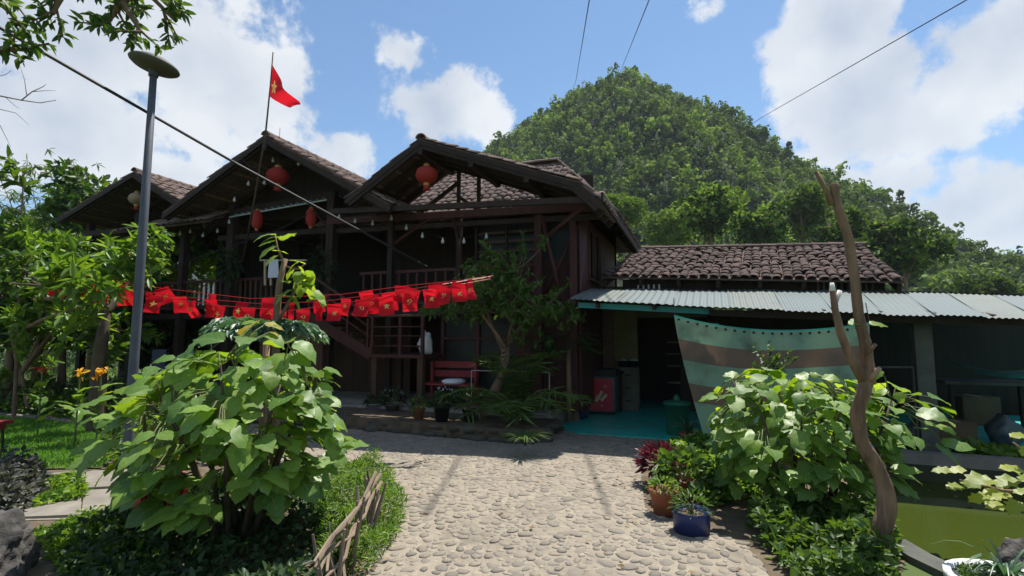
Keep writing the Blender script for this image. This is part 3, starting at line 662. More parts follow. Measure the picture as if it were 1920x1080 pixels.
def slope(parent, name, e0, e1, r1, r0, pitch=.2, expo=.26, mat='tile', prio=5, bilinear=False, rafters=3, battens=True, lift=.02, jitter=1.0, raf_mat='wood_dark', thick=.125):
    e0, e1, r1, r0 = [Vector(q) for q in (e0, e1, r1, r0)]
    nrm = (e1 - e0).cross(r0 - e0).normalized()
    if nrm.z < 0: nrm = -nrm
    mb = MB(); off = nrm * .03; q = [e0, e1, r1, r0]
    mb.hexa([p - off for p in q] + [p for p in q]); part = mb.build(name, 'bed', parent)
    tiles = []; E_ = (e1 - e0); el = E_.length; Ed = E_ / el
    U = (r0 - e0); U = (U - Ed * U.dot(Ed)).normalized()
    if bilinear:
        nc = int(round(el / pitch)); nr = int(round(((r0 - e0).length + (r1 - e1).length) / 2 / expo))
        for i in range(nc):
            s = (i + .5) / nc; a = e0.lerp(e1, s); b = r0.lerp(r1, s); u = (b - a).normalized()
            for j in range(nr):
                p = a.lerp(b, (j - .12) / nr); tiles.append((p, u, el / nc, (b - a).length / nr))
    else:
        loc2 = [Vector(((p - e0).dot(Ed), (p - e0).dot(U))) for p in q]; mx = max(p.y for p in loc2); x0 = min(p.x for p in loc2); x1 = max(p.x for p in loc2)
        nc = int(round((x1 - x0) / pitch)); nr = int(round(mx / expo))
        for i in range(nc):
            for j in range(nr):
                x = x0 + (i + .5) * (x1 - x0) / nc; y = (j - .12) * mx / nr
                if poly_in((x, max(.01, y + expo * .3)), loc2): tiles.append((e0 + Ed * x + U * y, U, pitch, mx / nr))
    for (p, u, w, l) in tiles:
        x = u.cross(nrm).normalized(); J = jitter
        R3 = Matrix((x, u, nrm)).transposed() @ Euler((random.gauss(0, .02) * J, random.gauss(0, .03) * J, random.gauss(0, .035) * J)).to_matrix()
        Mx = Matrix.Translation(p + nrm * (lift + random.uniform(-.006, .008) * J) + x * random.gauss(0, .008) * J + u * random.gauss(0, .012) * J) @ R3.to_4x4() @ Matrix.Diagonal((w * random.uniform(.84, .98), l, thick, 1))
        TILES.append((prio, part, Mx, mat))
    # structure seen from below
    for i in range(rafters):
        s = (i + .08) / max(1, rafters - .84) if rafters > 1 else .5
        a, b = e0.lerp(e1, s), r0.lerp(r1, s); m2 = MB(); m2.beam(a - nrm * .11, b - nrm * .11, .07, .12, up=nrm); m2.build('rafter', raf_mat, part)
    if battens:
        nb = max(3, int((r0 - e0).length / .42))
        for j in range(nb):
            t = (j + .3) / nb; a, b = e0.lerp(r0, t), e1.lerp(r1, t); m2 = MB(); m2.beam(a - nrm * .043, b - nrm * .043, .06, .022, up=nrm); m2.build('batten', 'batten', part)
    return part
def ridge_caps(parent, a, b, mat='tile', r=.10, step=.3):
    a, b = Vector(a), Vector(b); n = max(2, int((b - a).length / step)); d = (b - a).normalized()
    for i in range(n):
        p, q = a.lerp(b, i / n), a.lerp(b, (i + 1.12) / n); x = d.cross(Vector((0, 0, 1))).normalized(); mb = MB(); k = 6; vs = []
        for (c, s) in ((p, 1.08), (q, .95)):
            for rr in (r, r - .02):
                for j in range(k + 1): vs.append(c + x * (rr * s * math.cos(PI * j / k)) + Vector((0, 0, rr * s * math.sin(PI * j / k) * .8 + random.uniform(-.004, .004))))
        K = k + 1; fs = []
        for j in range(k): fs += [(j, j + 1, 2 * K + j + 1, 2 * K + j), (j + 1, j, K + j, K + j + 1), (K + j, 3 * K + j, 3 * K + j + 1, K + j + 1)]
        mb.add(vs, fs, random.uniform(.01, .99)); mb.build('ridge_tile', mat, parent)
def place_tiles(limit=300):
    TILES.sort(key=lambda t: t[0]); rest = {}
    for k, (pr, part, Mx, mat) in enumerate(TILES):
        if k < limit:
            o = bpy.data.objects.new('tile', TILE[mat]); COL.objects.link(o); o.parent = part; o.matrix_local = Mx
        else: rest.setdefault((part.name, mat), []).append((part, Mx))
    for (pn, mat), lst in rest.items():
        me = TILE[mat]; co = np.array([v.co for v in me.vertices]); fc = np.array([tuple(p.vertices) for p in me.polygons]); vs, fs, rs = [], [], []
        for k, (part, Mx) in enumerate(lst):
            m = np.array(Mx); vs.append(co @ m[:3, :3].T + m[:3, 3]); fs.append(fc + k * len(co)); rs.append(np.full(len(co), random.uniform(.01, .99)))
        np_mesh('tiles', np.concatenate(vs), np.concatenate(fs), mat, lst[0][0], np.concatenate(rs), kind='stuff')

# ================================================================== the stilt house
house = thing('stilt_house', 'two-storey dark timber stilt house with three tiled gables', 'house', H(-6, 9.5, 0))
def post(name, a, d, z0, z1, w=.14, mat='wood_dark', parent=None, w2=None):
    mb = MB(); mb.beam(H(a, d, z0), H(a, d, z1), w, w2 or w); return mb.build(name, mat, parent or house)
def bar(name, p, q, w=.08, h=.10, mat='wood_dark', parent=None):
    mb = MB(); mb.beam(H(*p), H(*q), w, h); return mb.build(name, mat, parent or house)
def rod(name, p, q, r=.03, mat='wood_dark', parent=None, n=8):
    mb = MB(); mb.tube([H(*p), H(*q)], r, n); return mb.build(name, mat, parent or house, True)
def wall(name, p0, p1, z0, z1, th=.06, mat='wood_dark', parent=None):
    mb = MB(); a, b = H(p0[0], p0[1], 0), H(p1[0], p1[1], 0); n = (b - a).cross(Vector((0, 0, 1))).normalized() * th / 2
    mb.hexa([a - n + Vector((0, 0, z0)), b - n + Vector((0, 0, z0)), b + n + Vector((0, 0, z0)), a + n + Vector((0, 0, z0)), a - n + Vector((0, 0, z1)), b - n + Vector((0, 0, z1)), b + n + Vector((0, 0, z1)), a + n + Vector((0, 0, z1))])
    return mb.build(name, mat, parent or house)
def planks(p0, p1, z0, z1, n, mat, parent=None, name='plank', th=.03, gap=.006, horiz=False):
    a, b = H(p0[0], p0[1], 0), H(p1[0], p1[1], 0); nn = (b - a).cross(Vector((0, 0, 1))).normalized() * th / 2
    for i in range(n):
        if horiz:
            c, d, y0, y1 = a, b, z0 + (z1 - z0) * i / n + gap / 2, z0 + (z1 - z0) * (i + 1) / n - gap / 2
        else:
            c, d, y0, y1 = a.lerp(b, i / n), a.lerp(b, (i + 1) / n), z0, z1; g = (d - c).normalized() * gap / 2; c, d = c + g, d - g
        k = nn * random.uniform(.7, 1.3); Z0, Z1 = Vector((0, 0, y0)), Vector((0, 0, y1))
        mb = MB(); mb.hexa([c - k + Z0, d - k + Z0, d + k + Z0, c + k + Z0, c - k + Z1, d - k + Z1, d + k + Z1, c + k + Z1]); mb.build(name, mat, parent or house)

UF = 2.15                                                   # upper floor level
TILES = []
def build_roofs():
    # gable C canopy (right, nearest): open gable in front of the main tiled slope
    cr = part_empty('gable_roof', house, H(-4.8, 8.2, 5.2))
    A0, A1 = H(-4.80, 8.15, 5.28), H(-4.80, 9.5, 5.28)
    R0 = atd(1128, 380, 8.10); R1 = R0 + H(0, 1.5, 0)
    K0 = atd(1083, 340, 8.12); K1 = K0 + H(0, 1.42, 0)
    L0, L1 = H(-6.45, 8.15, 4.28), H(-6.45, 9.5, 4.28)
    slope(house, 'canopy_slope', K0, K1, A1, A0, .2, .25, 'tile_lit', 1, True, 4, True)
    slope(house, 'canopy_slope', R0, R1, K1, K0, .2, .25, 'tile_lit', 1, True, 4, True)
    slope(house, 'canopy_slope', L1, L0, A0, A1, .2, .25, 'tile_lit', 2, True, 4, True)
    ridge_caps(cr, A0 + Vector((0, 0, .03)), A1 + Vector((0, 0, .03)), 'tile_lit')
    # barge boards along the front edges and ridge purlin
    for p, q in ((L0, A0), (A0, K0), (K0, R0)):
        mb = MB(); mb.beam(p - Vector((0, 0, .07)), q - Vector((0, 0, .07)), .03, .085); mb.build('barge_board', 'wood_dark', cr)
    for p, q in ((L1, A1), (A1, K1)):
        mb = MB(); mb.beam(p - Vector((0, 0, .08)), q - Vector((0, 0, .08)), .06, .09); mb.build('truss_rafter', 'wood_red', cr)
    mb = MB(); mb.beam(A0 - Vector((0, 0, .22)), A1 - Vector((0, 0, .22)), .10, .14); mb.build('ridge_purlin', 'wood_dark', cr)
    for s in (.35, .7):
        mb = MB(); mb.beam(A0.lerp(K0, s) - Vector((0, 0, .2)), A1.lerp(K1, s) - Vector((0, 0, .2)), .09, .12); mb.build('purlin', 'wood_dark', cr)
    # main hipped roof behind it: the sunlit slope seen under the canopy, and the right-hand slope
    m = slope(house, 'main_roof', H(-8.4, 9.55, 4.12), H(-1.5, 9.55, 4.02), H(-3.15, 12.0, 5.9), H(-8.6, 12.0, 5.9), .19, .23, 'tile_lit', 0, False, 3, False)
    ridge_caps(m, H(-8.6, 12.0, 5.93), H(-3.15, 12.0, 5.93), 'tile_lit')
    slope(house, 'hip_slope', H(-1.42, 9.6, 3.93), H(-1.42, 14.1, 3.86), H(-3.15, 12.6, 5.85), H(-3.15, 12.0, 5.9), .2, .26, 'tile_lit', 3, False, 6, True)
    mb = MB(); mb.beam(H(-1.40, 8.1, 3.84), H(-1.40, 14.1, 3.80), .04, .15); mb.build('fascia', 'wood_dark', house)
    # right side eave tiles continue forward along the canopy
    slope(house, 'back_slope', H(-1.5, 14.2, 3.9), H(-10, 14.2, 4.0), H(-7.6, 12.05, 5.88), H(-3.15, 12.05, 5.88), .25, .4, 'tile', 9, False, 0, False)
    # gable B (middle)
    A0, A1 = H(-8.65, 8.2, 5.90), H(-8.65, 13.6, 5.85)
    b = part_empty('gable_roof', house, H(-8.65, 8.2, 5.8))
    Rr0, Rr1 = H(-5.45, 8.2, 4.10), H(-5.45, 13.6, 4.3); Ll0, Ll1 = H(-11.7, 8.25, 4.45), H(-11.7, 13.6, 4.5)
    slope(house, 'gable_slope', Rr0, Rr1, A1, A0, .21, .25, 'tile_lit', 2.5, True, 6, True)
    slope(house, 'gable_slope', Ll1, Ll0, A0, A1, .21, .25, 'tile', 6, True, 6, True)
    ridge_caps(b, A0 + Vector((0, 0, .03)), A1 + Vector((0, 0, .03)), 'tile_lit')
    for p, q in ((Ll0, A0), (A0, Rr0)):
        mb = MB(); mb.beam(p - Vector((0, 0, .10)), q - Vector((0, 0, .10)), .035, .10); mb.build('barge_board', 'wood_dark', b)
    mb = MB(); mb.beam(A0 - Vector((0, 0, .25)), A1 - Vector((0, 0, .25)), .12, .16); mb.build('ridge_purlin', 'wood_dark', b)
    mb = MB(); mb.add([H(-11.0, 9.6, 4.5), H(-5.9, 9.6, 4.25), H(-8.65, 9.6, 5.78)], [(0, 1, 2)]); mb.build('gable_wall', 'wood_dark', b)
    mb = MB(); mb.add([H(-11.7, 13.5, 4.3), H(-5.4, 13.5, 4.2), H(-8.65, 13.5, 5.78)], [(0, 1, 2)]); mb.build('gable_wall', 'wood_dark', b)
    # gable A (left, farthest)
    A0, A1 = H(-13.5, 8.7, 5.80), H(-13.5, 13.6, 5.75)
    c = part_empty('gable_roof', house, H(-13.5, 8.7, 5.7))
    Rr0, Rr1 = H(-11.35, 8.7, 4.62), H(-11.35, 13.6, 4.65); Ll0, Ll1 = H(-16.6, 8.8, 4.85), H(-16.6, 13.6, 4.6)
    slope(house, 'gable_slope', Rr0, Rr1, A1, A0, .21, .25, 'tile_lit', 2.7, True, 5, True)
    slope(house, 'gable_slope', Ll1, Ll0, A0, A1, .21, .25, 'tile', 6, True, 5, True)
    ridge_caps(c, A0 + Vector((0, 0, .03)), A1 + Vector((0, 0, .03)), 'tile_lit')
    for p, q in ((Ll0, A0), (A0, Rr0)):
        mb = MB(); mb.beam(p - Vector((0, 0, .10)), q - Vector((0, 0, .10)), .035, .10); mb.build('barge_board', 'wood_dark', c)
    mb = MB(); mb.add([H(-16.6, 13.5, 4.4), H(-11.3, 13.5, 4.4), H(-13.5, 13.5, 5.7)], [(0, 1, 2)]); mb.build('gable_wall', 'wood_dark', c)
    # low pent of tiles in the valley between A and B
    slope(house, 'pent_roof', H(-14.0, 8.6, 4.22), H(-10.6, 8.5, 4.25), H(-10.7, 9.5, 4.75), H(-13.0, 9.6, 4.75), .21, .25, 'tile_lit', 2.6, False, 3, True)
    place_tiles()
build_roofs()

def build_house():
    # terrace, upper floor, back walls: the house is a real enclosed volume
    mb = MB(); q = [(-17, 8.6), (-2.4, 8.6), (-2.4, 14), (-17, 14)]
    mb.hexa([H(a, d, -.05) for a, d in q] + [H(a, d, .25) for a, d in q]); mb.build('terrace_floor', 'concrete', house)
    mb = MB(); q = [(-17, 9.3), (-2.05, 9.3), (-2.05, 14), (-17, 14)]
    mb.hexa([H(a, d, UF - .12) for a, d in q] + [H(a, d, UF) for a, d in q]); mb.build('upper_floor', 'wood_dark', house)
    wall('back_wall', (-16.3, 13.6), (-2.0, 13.6), .25, 4.7)
    wall('lower_wall', (-9.6, 11.2), (-2.1, 11.2), .25, UF - .12)
    wall('inner_wall', (-7.6, 11.6), (-2.2, 11.6), UF, 5.35)
    # right side wall with its window; lower part red boards
    for d0, d1, z0, z1 in ((9.3, 10.1, UF, 3.95), (11.3, 13.6, UF, 3.95), (10.1, 11.3, UF, 2.75), (10.1, 11.3, 3.72, 3.95)):
        planks((-2.05, d0), (-2.05, d1), z0, z1, max(2, int((d1 - d0) / .18)), 'wood_red')
    planks((-2.05, 9.3), (-2.05, 13.6), .25, UF, 16, 'wood_red')
    w = part_empty('window', house, H(-2.05, 10.7, 3.2))
    for d0, d1 in ((10.12, 10.68), (10.72, 11.28)):
        mb = MB(); a, b = H(-2.05, d0, 2.78), H(-2.05, d1, 2.78); mb.beam((a + b) / 2 + Vector((0, 0, .0)), (a + b) / 2 + Vector((0, 0, .92)), d1 - d0, .03, up=(1, 0, 0)); mb.build('shutter', 'wood_dark', w)
    for p, q in (((-2.03, 10.08, 2.75), (-2.03, 11.32, 2.75)), ((-2.03, 10.08, 3.73), (-2.03, 11.32, 3.73))): bar('window_frame', p, q, .06, .07, 'wood_brown', w)
    for d in (10.08, 10.7, 11.32): bar('window_frame', (-2.03, d, 2.78), (-2.03, d, 3.7), .06, .07, 'wood_brown', w)
    # posts (photo: corner post, mid posts, gable posts)
    for a, d, z1, wd, mt in ((-2.81, 9.2, 4.0, .13, 'wood_red'), (-2.15, 9.25, 3.9, .12, 'wood_red'), (-6.07, 9.2, 4.15, .12, 'wood_dark'), (-7.62, 9.2, 4.75, .18, 'wood_dark'), (-10.56, 9.2, 4.8, .18, 'wood_dark'),
                         (-12.3, 9.3, 4.6, .16, 'wood_dark'), (-14.2, 9.4, 4.9, .16, 'wood_dark'), (-16.2, 9.4, 4.8, .16, 'wood_dark'), (-12.3, 13.3, 4.7, .16, 'wood_dark'), (-14.8, 13.3, 4.8, .16, 'wood_dark'), (-4.5, 9.25, 4.1, .10, 'wood_dark')):
        post('post', a, d, UF if a == -4.5 else .25, z1, wd, mt)
    for a in (-7.75, -9.2): post('pier', a, 9.15, .25, UF - .12, .30, 'wood_brown')
    # eave beams and braces
    bar('eave_beam', (-7.7, 9.15, 4.14), (-1.45, 9.1, 3.93), .09, .14, 'wood_red')
    bar('eave_beam', (-7.7, 9.25, 3.93), (-1.6, 9.2, 3.78), .08, .10, 'wood_dark')
    bar('outrigger', (-1.5, 8.2, 3.83), (-7.0, 8.35, 4.12), .08, .10, 'wood_dark')
    bar('tie_beam', (-10.8, 9.15, 4.55), (-7.5, 9.15, 4.75), .10, .16)
    bar('tie_beam', (-16.5, 9.2, 4.45), (-10.5, 9.15, 4.35), .09, .14)
    bar('tie_beam', (-11.0, 9.2, 3.98), (-7.6, 9.2, 3.95), .08, .12)
    for p, q in (((-2.81, 9.1, 3.3), (-1.75, 8.5, 3.85)), ((-2.75, 9.25, 2.3), (-2.05, 9.3, 3.7)), ((-2.35, 9.1, 2.2), (-2.65, 8.9, 3.8)), ((-4.6, 9.2, 4.0), (-4.35, 9.1, 2.9)), ((-6.07, 9.2, 3.5), (-5.2, 9.2, 4.0)), ((-7.62, 9.2, 3.9), (-8.3, 9.2, 4.6))):
        rod('brace', p, q, .035, 'wood_red')
    # king post and struts in the open gable of the canopy
    for p, q in (((-4.55, 9.3, 4.05), (-4.55, 9.3, 5.0)), ((-4.1, 9.3, 4.05), (-4.1, 9.3, 4.9)), ((-4.55, 9.3, 4.45), (-4.1, 9.3, 4.12)), ((-5.6, 9.3, 4.1), (-4.55, 9.3, 4.75))): bar('gable_strut', p, q, .06, .07, 'wood_dark')
    # wooden lattice panel beside the corner post
    lp = part_empty('lattice_panel', house, H(-3.5, 9.4, UF + .8))
    for z in np.arange(UF + .95, 3.85, .19): bar('slat', (-4.2, 9.45, z), (-2.9, 9.45, z), .025, .05, 'wood_brown', lp)
    for a in (-4.2, -3.55, -2.9): bar('stile', (a, 9.42, UF), (a, 9.42, 3.9), .05, .05, 'wood_dark', lp)
    planks((-4.2, 9.5), (-2.1, 9.5), UF, UF + .92, 11, 'wood_red')
    wall('lattice_backing', (-4.2, 9.62), (-2.1, 9.62), UF, 3.95, .02, 'glass_dark')
    # veranda rail
    for a0, a1 in ((-6.9, -2.85), (-16.5, -9.1)):
        bar('rail', (a0, 9.28, UF + .80), (a1, 9.28, UF + .80), .06, .06, 'wood_red'); bar('rail', (a0, 9.28, UF + .14), (a1, 9.28, UF + .14), .05, .05, 'wood_red')
        a = a0 + .1
        while a < a1:
            bar('baluster', (a, 9.28, UF + .14), (a, 9.28, UF + .8), .05, .03, 'wood_brown' if a < -9 else 'wood_red'); a += .16 if a0 < -9 else .22
    # stairs down to the landing
    LZ = 1.24
    mb = MB(); q = [(-6.25, 8.75), (-5.0, 8.75), (-5.0, 9.85), (-6.25, 9.85)]
    mb.hexa([H(a, d, LZ - .07) for a, d in q] + [H(a, d, LZ) for a, d in q]); ld = mb.build('landing', 'wood_red', house)
    for a, d in ((-6.15, 8.85), (-5.1, 8.85), (-6.15, 9.75), (-5.1, 9.75)): bar('landing_post', (a, d, .25), (a, d, LZ - .07), .12, .12, 'wood_brown', ld)
    for a in (-6.2, -5.55, -5.05): bar('rail_post', (a, 8.8, LZ), (a, 8.8, LZ + .75), .06, .06, 'wood_red', ld)
    for z in (.16, .36, .54): rod('rail_bar', (-6.2, 8.8, LZ + z), (-5.05, 8.8, LZ + z), .016, 'wood_red', ld)
    rod('handrail', (-6.2, 8.8, LZ + .76), (-5.0, 8.8, LZ + .76), .03, 'wood_brown', ld)
    st = part_empty('stairs', house, H(-7, 9.2, LZ)); n = 6
    for i in range(n):
        a = -6.3 - i * .27; z = LZ + (UF - LZ) * (i + 1) / (n + 1)
        mb = MB(); mb.beam(H(a, 8.8, z), H(a, 9.8, z), .28, .045); mb.build('tread', 'wood_brown', st)
    for d in (8.78, 9.82): bar('stringer', (-6.2, d, LZ - .02), (-8.0, d, UF - .05), .05, .22, 'wood_red', st)
    for dz in (.3, .5, .72): rod('handrail', (-6.2, 8.78, LZ + dz), (-7.9, 8.78, UF + dz + .1), .022 if dz < .7 else .03, 'wood_red' if dz < .7 else 'wood_brown', st)
    for i in range(4): bar('baluster', (-6.3 - i * .5, 8.78, LZ + i * .26), (-6.3 - i * .5, 8.78, LZ + .72 + i * .29), .04, .04, 'wood_red', st)
    # lower storey: boarded panels with dark gaps, and a glazed front on the right
    planks((-9.4, 10.6), (-6.4, 10.6), .25, UF - .12, 15, 'wood_brown')
    planks((-3.3, 9.35), (-2.05, 9.35), .25, UF - .12, 8, 'wood_red')
    gw = part_empty('glazed_front', house, H(-4.2, 9.6, .9))
    for a in (-5.0, -4.2, -3.35): bar('mullion', (a, 9.55, .25), (a, 9.55, UF - .12), .07, .07, 'wood_red', gw)
    for z in (.9, 1.55): bar('transom', (-5.0, 9.55, z), (-3.35, 9.55, z), .05, .05, 'wood_red', gw)
    for a0, a1 in ((-4.96, -4.24), (-4.16, -3.39)):
        for z0, z1 in ((.3, .87), (.93, 1.52), (1.58, UF - .15)): wall('pane', (a0, 9.57), (a1, 9.57), z0, z1, .012, 'glass_dark', gw)
    # corrugated light sheet under gable B
    sh = MB(); n = 30
    for i in range(n + 1):
        s = i / n; a = -10.45 + 2.75 * s; z = 4.50 + .16 * s; b = .03 * math.sin(i * PI * .5 * 2.0) if False else (.03 if i % 2 else -.03)
        sh.v += [H(a, 9.05, z - .02 + b), H(a, 9.95, z + .32 + b)]
    sh.v = [tuple(v) for v in sh.v]; sh.r = [0] * len(sh.v); sh.f = [(2 * i, 2 * i + 2, 2 * i + 3, 2 * i + 1) for i in range(n)]
    sh.build('light_sheet', 'pipe', house)
    bar('sheet_edge', (-10.5, 9.03, 4.44), (-7.65, 9.03, 4.60), .03, .03, 'pipe')
build_house()

# stone-edged planting bed in front of the terrace
def build_bed():
    q = [(-9.5, 7.55), (-5.75, 7.5), (-3.9, 7.42), (-2.6, 7.35), (-2.25, 7.6), (-2.3, 8.62), (-9.5, 8.62)]
    mb = MB(); k = len(q); mb.add([H(a, d, 0) for a, d in q] + [H(a, d, .2) for a, d in q], [tuple(range(k, 2 * k))] + [(i, (i + 1) % k, k + (i + 1) % k, k + i) for i in range(k)])
    tag(mb.build('planting_bed', 'soil'), kind='structure')
    t = thing('stone_edging', 'low edging of rough rounded stones in front of the house terrace', 'stone edging', H(-5, 7.45, 0))
    pts = [Vector((a, d)) for a, d in q[:6]]; i = 0
    for s in range(5):
        a, b = pts[s], pts[s + 1]; L_ = (b - a).length; u = 0
        while u < L_:
            for lay in range(2):
                r = random.uniform(.08, .18); p = a.lerp(b, u / L_)
                bm = bmesh.new(); bmesh.ops.create_icosphere(bm, subdivisions=1, radius=1)
                for v in bm.verts: v.co *= random.uniform(.82, 1.12)
                me = bpy.data.meshes.new('edging_stone'); bm.to_mesh(me); bm.free(); me.materials.append(M['stone']); me.shade_smooth()
                o = bpy.data.objects.new('edging_stone', me); link(o, t); o.location = H(p.x + random.uniform(-.05, .05), p.y + random.uniform(-.03, .05) + lay * .05, .04 + lay * .11)
                o.scale = (r * 1.0, r * .7, r * .45); o.rotation_euler = (0, 0, random.uniform(-.6, .3))
            u += random.uniform(.2, .32)
build_bed()

# ================================================================== kitchen building with the metal lean-to
kit = thing('kitchen_building', 'low open-fronted kitchen building with dark tiled roof and metal lean-to', 'building', H(1, 10, 0))
def build_kitchen():
    global TILES
    TILES = []
    e0, e1 = atd(1128, 519, 10.0), atd(1696, 528, 10.0); r0, r1 = atd(1203, 470, 12.4), atd(1618, 463, 12.4)
    rf = slope(kit, 'tiled_roof', e0, e1, r1, r0, .175, .215, 'tile', 0, True, 8, True, .025, 1.5, thick=.10)
    # slightly sagging ridge
    ridge_caps(rf, r0 + Vector((0, 0, .02)), r1 + Vector((0, 0, .02)), 'tile', .11, .32)
    bk = (r0 - e0); slope(kit, 'rear_slope', r0 + H(-.3, 2.6, -1.2), r1 + H(.3, 2.6, -1.2), r1 - Vector((0, 0, .02)), r0 - Vector((0, 0, .02)), .22, .6, 'tile', 9, True, 0, False)
    place_tiles()
    # wall under the tiled eave with a lattice vent
    z0 = 2.4
    wall('eave_wall', (-1.4, 10.35), (3.0, 10.35), 2.25, 2.72, .05, 'wood_dark', kit)
    for a in np.arange(2.0, 2.9, .09): bar('vent_slat', (a, 10.3, 2.28), (a, 10.3, 2.6), .03, .03, 'plaster', kit)
    for a in np.arange(-1.1, -.7, .1): bar('vent_slat', (a, 10.3, 2.30), (a, 10.3, 2.6), .03, .03, 'white', kit)
    # corrugated lean-to: separate sheets side by side
    bx = [1070, 1150, 1262, 1370, 1470, 1565, 1660, 1755, 1850, 1950, 2060]
    by = [560, 566, 572, 577, 582, 586, 590, 592, 595, 597, 599]; ty = [540, 542, 543, 544, 544, 545, 545, 547, 549, 552, 555]
    tx = [1112, 1180, 1272, 1365, 1450, 1532, 1613, 1694, 1775, 1860, 1950]
    for i in range(10):
        b0, b1 = atd(bx[i], by[i], 7.85), atd(bx[i + 1] , by[i + 1], 7.85); t0, t1 = atd(tx[i], ty[i], 10.15), atd(tx[i + 1], ty[i + 1], 10.15)
        n = 44; mb = MB(); rr = random.uniform(.02, .98); lift = .006 * (i % 2); ext = .05
        nl = 4
        for k in range(n + 1):
            s = -.02 + 1.04 * k / n; h = .0075 * math.cos(2 * PI * k / 5.5)
            for j in range(nl + 1):
                p = b0.lerp(b1, s).lerp(t0.lerp(t1, s), j / nl); mb.v.append(tuple(p + Vector((0, 0, h + lift + .006 * math.sin(i * 3 + j))))); mb.r.append(rr)
        mb.f = [(k * (nl + 1) + j, (k + 1) * (nl + 1) + j, (k + 1) * (nl + 1) + j + 1, k * (nl + 1) + j + 1) for k in range(n) for j in range(nl)]
        mb.build('corrugated_sheet', 'sheet', kit, True)
    # beams and columns carrying it
    for x0, y0, x1, y1, d, w in ((1085, 572, 1330, 584, 8.15, .07), (1330, 586, 1960, 606, 8.1, .08)):
        mb = MB(); mb.beam(atd(x0, y0, d), atd(x1, y1, d), w, w * 1.2); mb.build('eave_beam', 'cyan' if x0 < 1200 else 'wood_dark', kit)
    for px, d, w, mt in ((1338, 8.25, .13, 'cyan'), (1724, 8.5, .20, 'concrete_dark'), (2010, 8.4, .2, 'concrete_dark')):
        p = atd(px, 604, d); mb = MB(); mb.beam((p.x, p.y, -.02), (p.x, p.y, p.z - .02), w, w); mb.build('column', mt, kit)
    for i in range(9):
        s = i / 8; a = atd(1120 + 850 * s, 574 + 24 * s, 8.0); b = a + H(0, 2.3, .36); mb = MB(); mb.beam(a, b, .05, .07); mb.build('rafter', 'wood_dark', kit)
    # floor and walls
    mb = MB(); q = [(-2.35, 8.72), (-1.9, 8.38), (.9, 8.36), (7.5, 8.12), (7.5, 14.6), (-2.35, 14.6)]; k = 6
    mb.add([H(a, d, -.02) for a, d in q] + [H(a, d, .03) for a, d in q], [tuple(range(k, 2 * k))] + [(i, (i + 1) % k, k + (i + 1) % k, k + i) for i in range(k)]); mb.build('kitchen_floor', 'teal', kit)
    wall('back_wall', (-2.3, 13.2), (7.5, 13.2), 0, 2.2, .1, 'wood_dark', kit)
    mb = MB(); e = [atd(1640, 544, 10.05), atd(2060, 556, 10.05)]; q = [e[0], e[1], e[1] + H(0, 3.4, .02), e[0] + H(0, 3.4, .05)]
    mb.hexa([p - Vector((0, 0, .05)) for p in q] + q); mb.build('flat_rear_roof', 'wood_dark', kit)
    mb = MB(); q = [H(-2.2, 9.9, 2.45), H(3.2, 9.9, 2.3), H(3.2, 13.3, 2.3), H(-2.2, 13.3, 2.45)]; mb.hexa([p - Vector((0, 0, .03)) for p in q] + q); mb.build('ceiling_boards', 'wood_dark', kit)
    wall('end_wall', (7.4, 8.4), (7.4, 13.2), 0, 1.9, .1, 'wood_dark', kit)
    # front inner wall with the dark doorway (photo x 1195..1270)
    D_ = 11.6
    def seg(x0, x1, z0, z1, mat, nm='inner_wall', d=D_):
        a, b = atd(x0, 700, d), atd(x1, 700, d); n_ = (b - a).cross(Vector((0, 0, 1))).normalized() * .05; Z0, Z1 = Vector((0, 0, z0)), Vector((0, 0, z1)); a = Vector((a.x, a.y, 0)); b = Vector((b.x, b.y, 0))
        m2 = MB(); m2.hexa([a - n_ + Z0, b - n_ + Z0, b + n_ + Z0, a + n_ + Z0, a - n_ + Z1, b - n_ + Z1, b + n_ + Z1, a + n_ + Z1]); return m2.build(nm, mat, kit)
    seg(1060, 1140, 0, 2.7, 'wood_dark'); seg(1140, 1197, 0, 2.7, 'plaster_y'); seg(1197, 1330, 2.0, 2.7, 'plaster'); seg(1275, 1420, 0, 1.99, 'wood_dark'); seg(1420, 1640, 0, 2.6, 'wood_dark')
    for i in range(22):
        seg(1132, 1152, .3 + i * .1, .39 + i * .1, 'brick', 'brick', D_ - .12)
    for z in (1.45, 1.2, .95, .6): seg(1252, 1275, z, z + .03, 'plaster', 'door_rail', D_ - .1)
    # pipe rail on the pond side
    a, b = atd(1645, 688, 8.45), atd(1712, 689, 8.45); mb = MB(); mb.tube([a, b], .014, 8); mb.build('pipe_rail', 'concrete_dark', kit); mb = MB(); mb.tube([(b.x, b.y, .03), b], .012, 8); mb.build('pipe_rail', 'concrete_dark', kit)
build_kitchen()

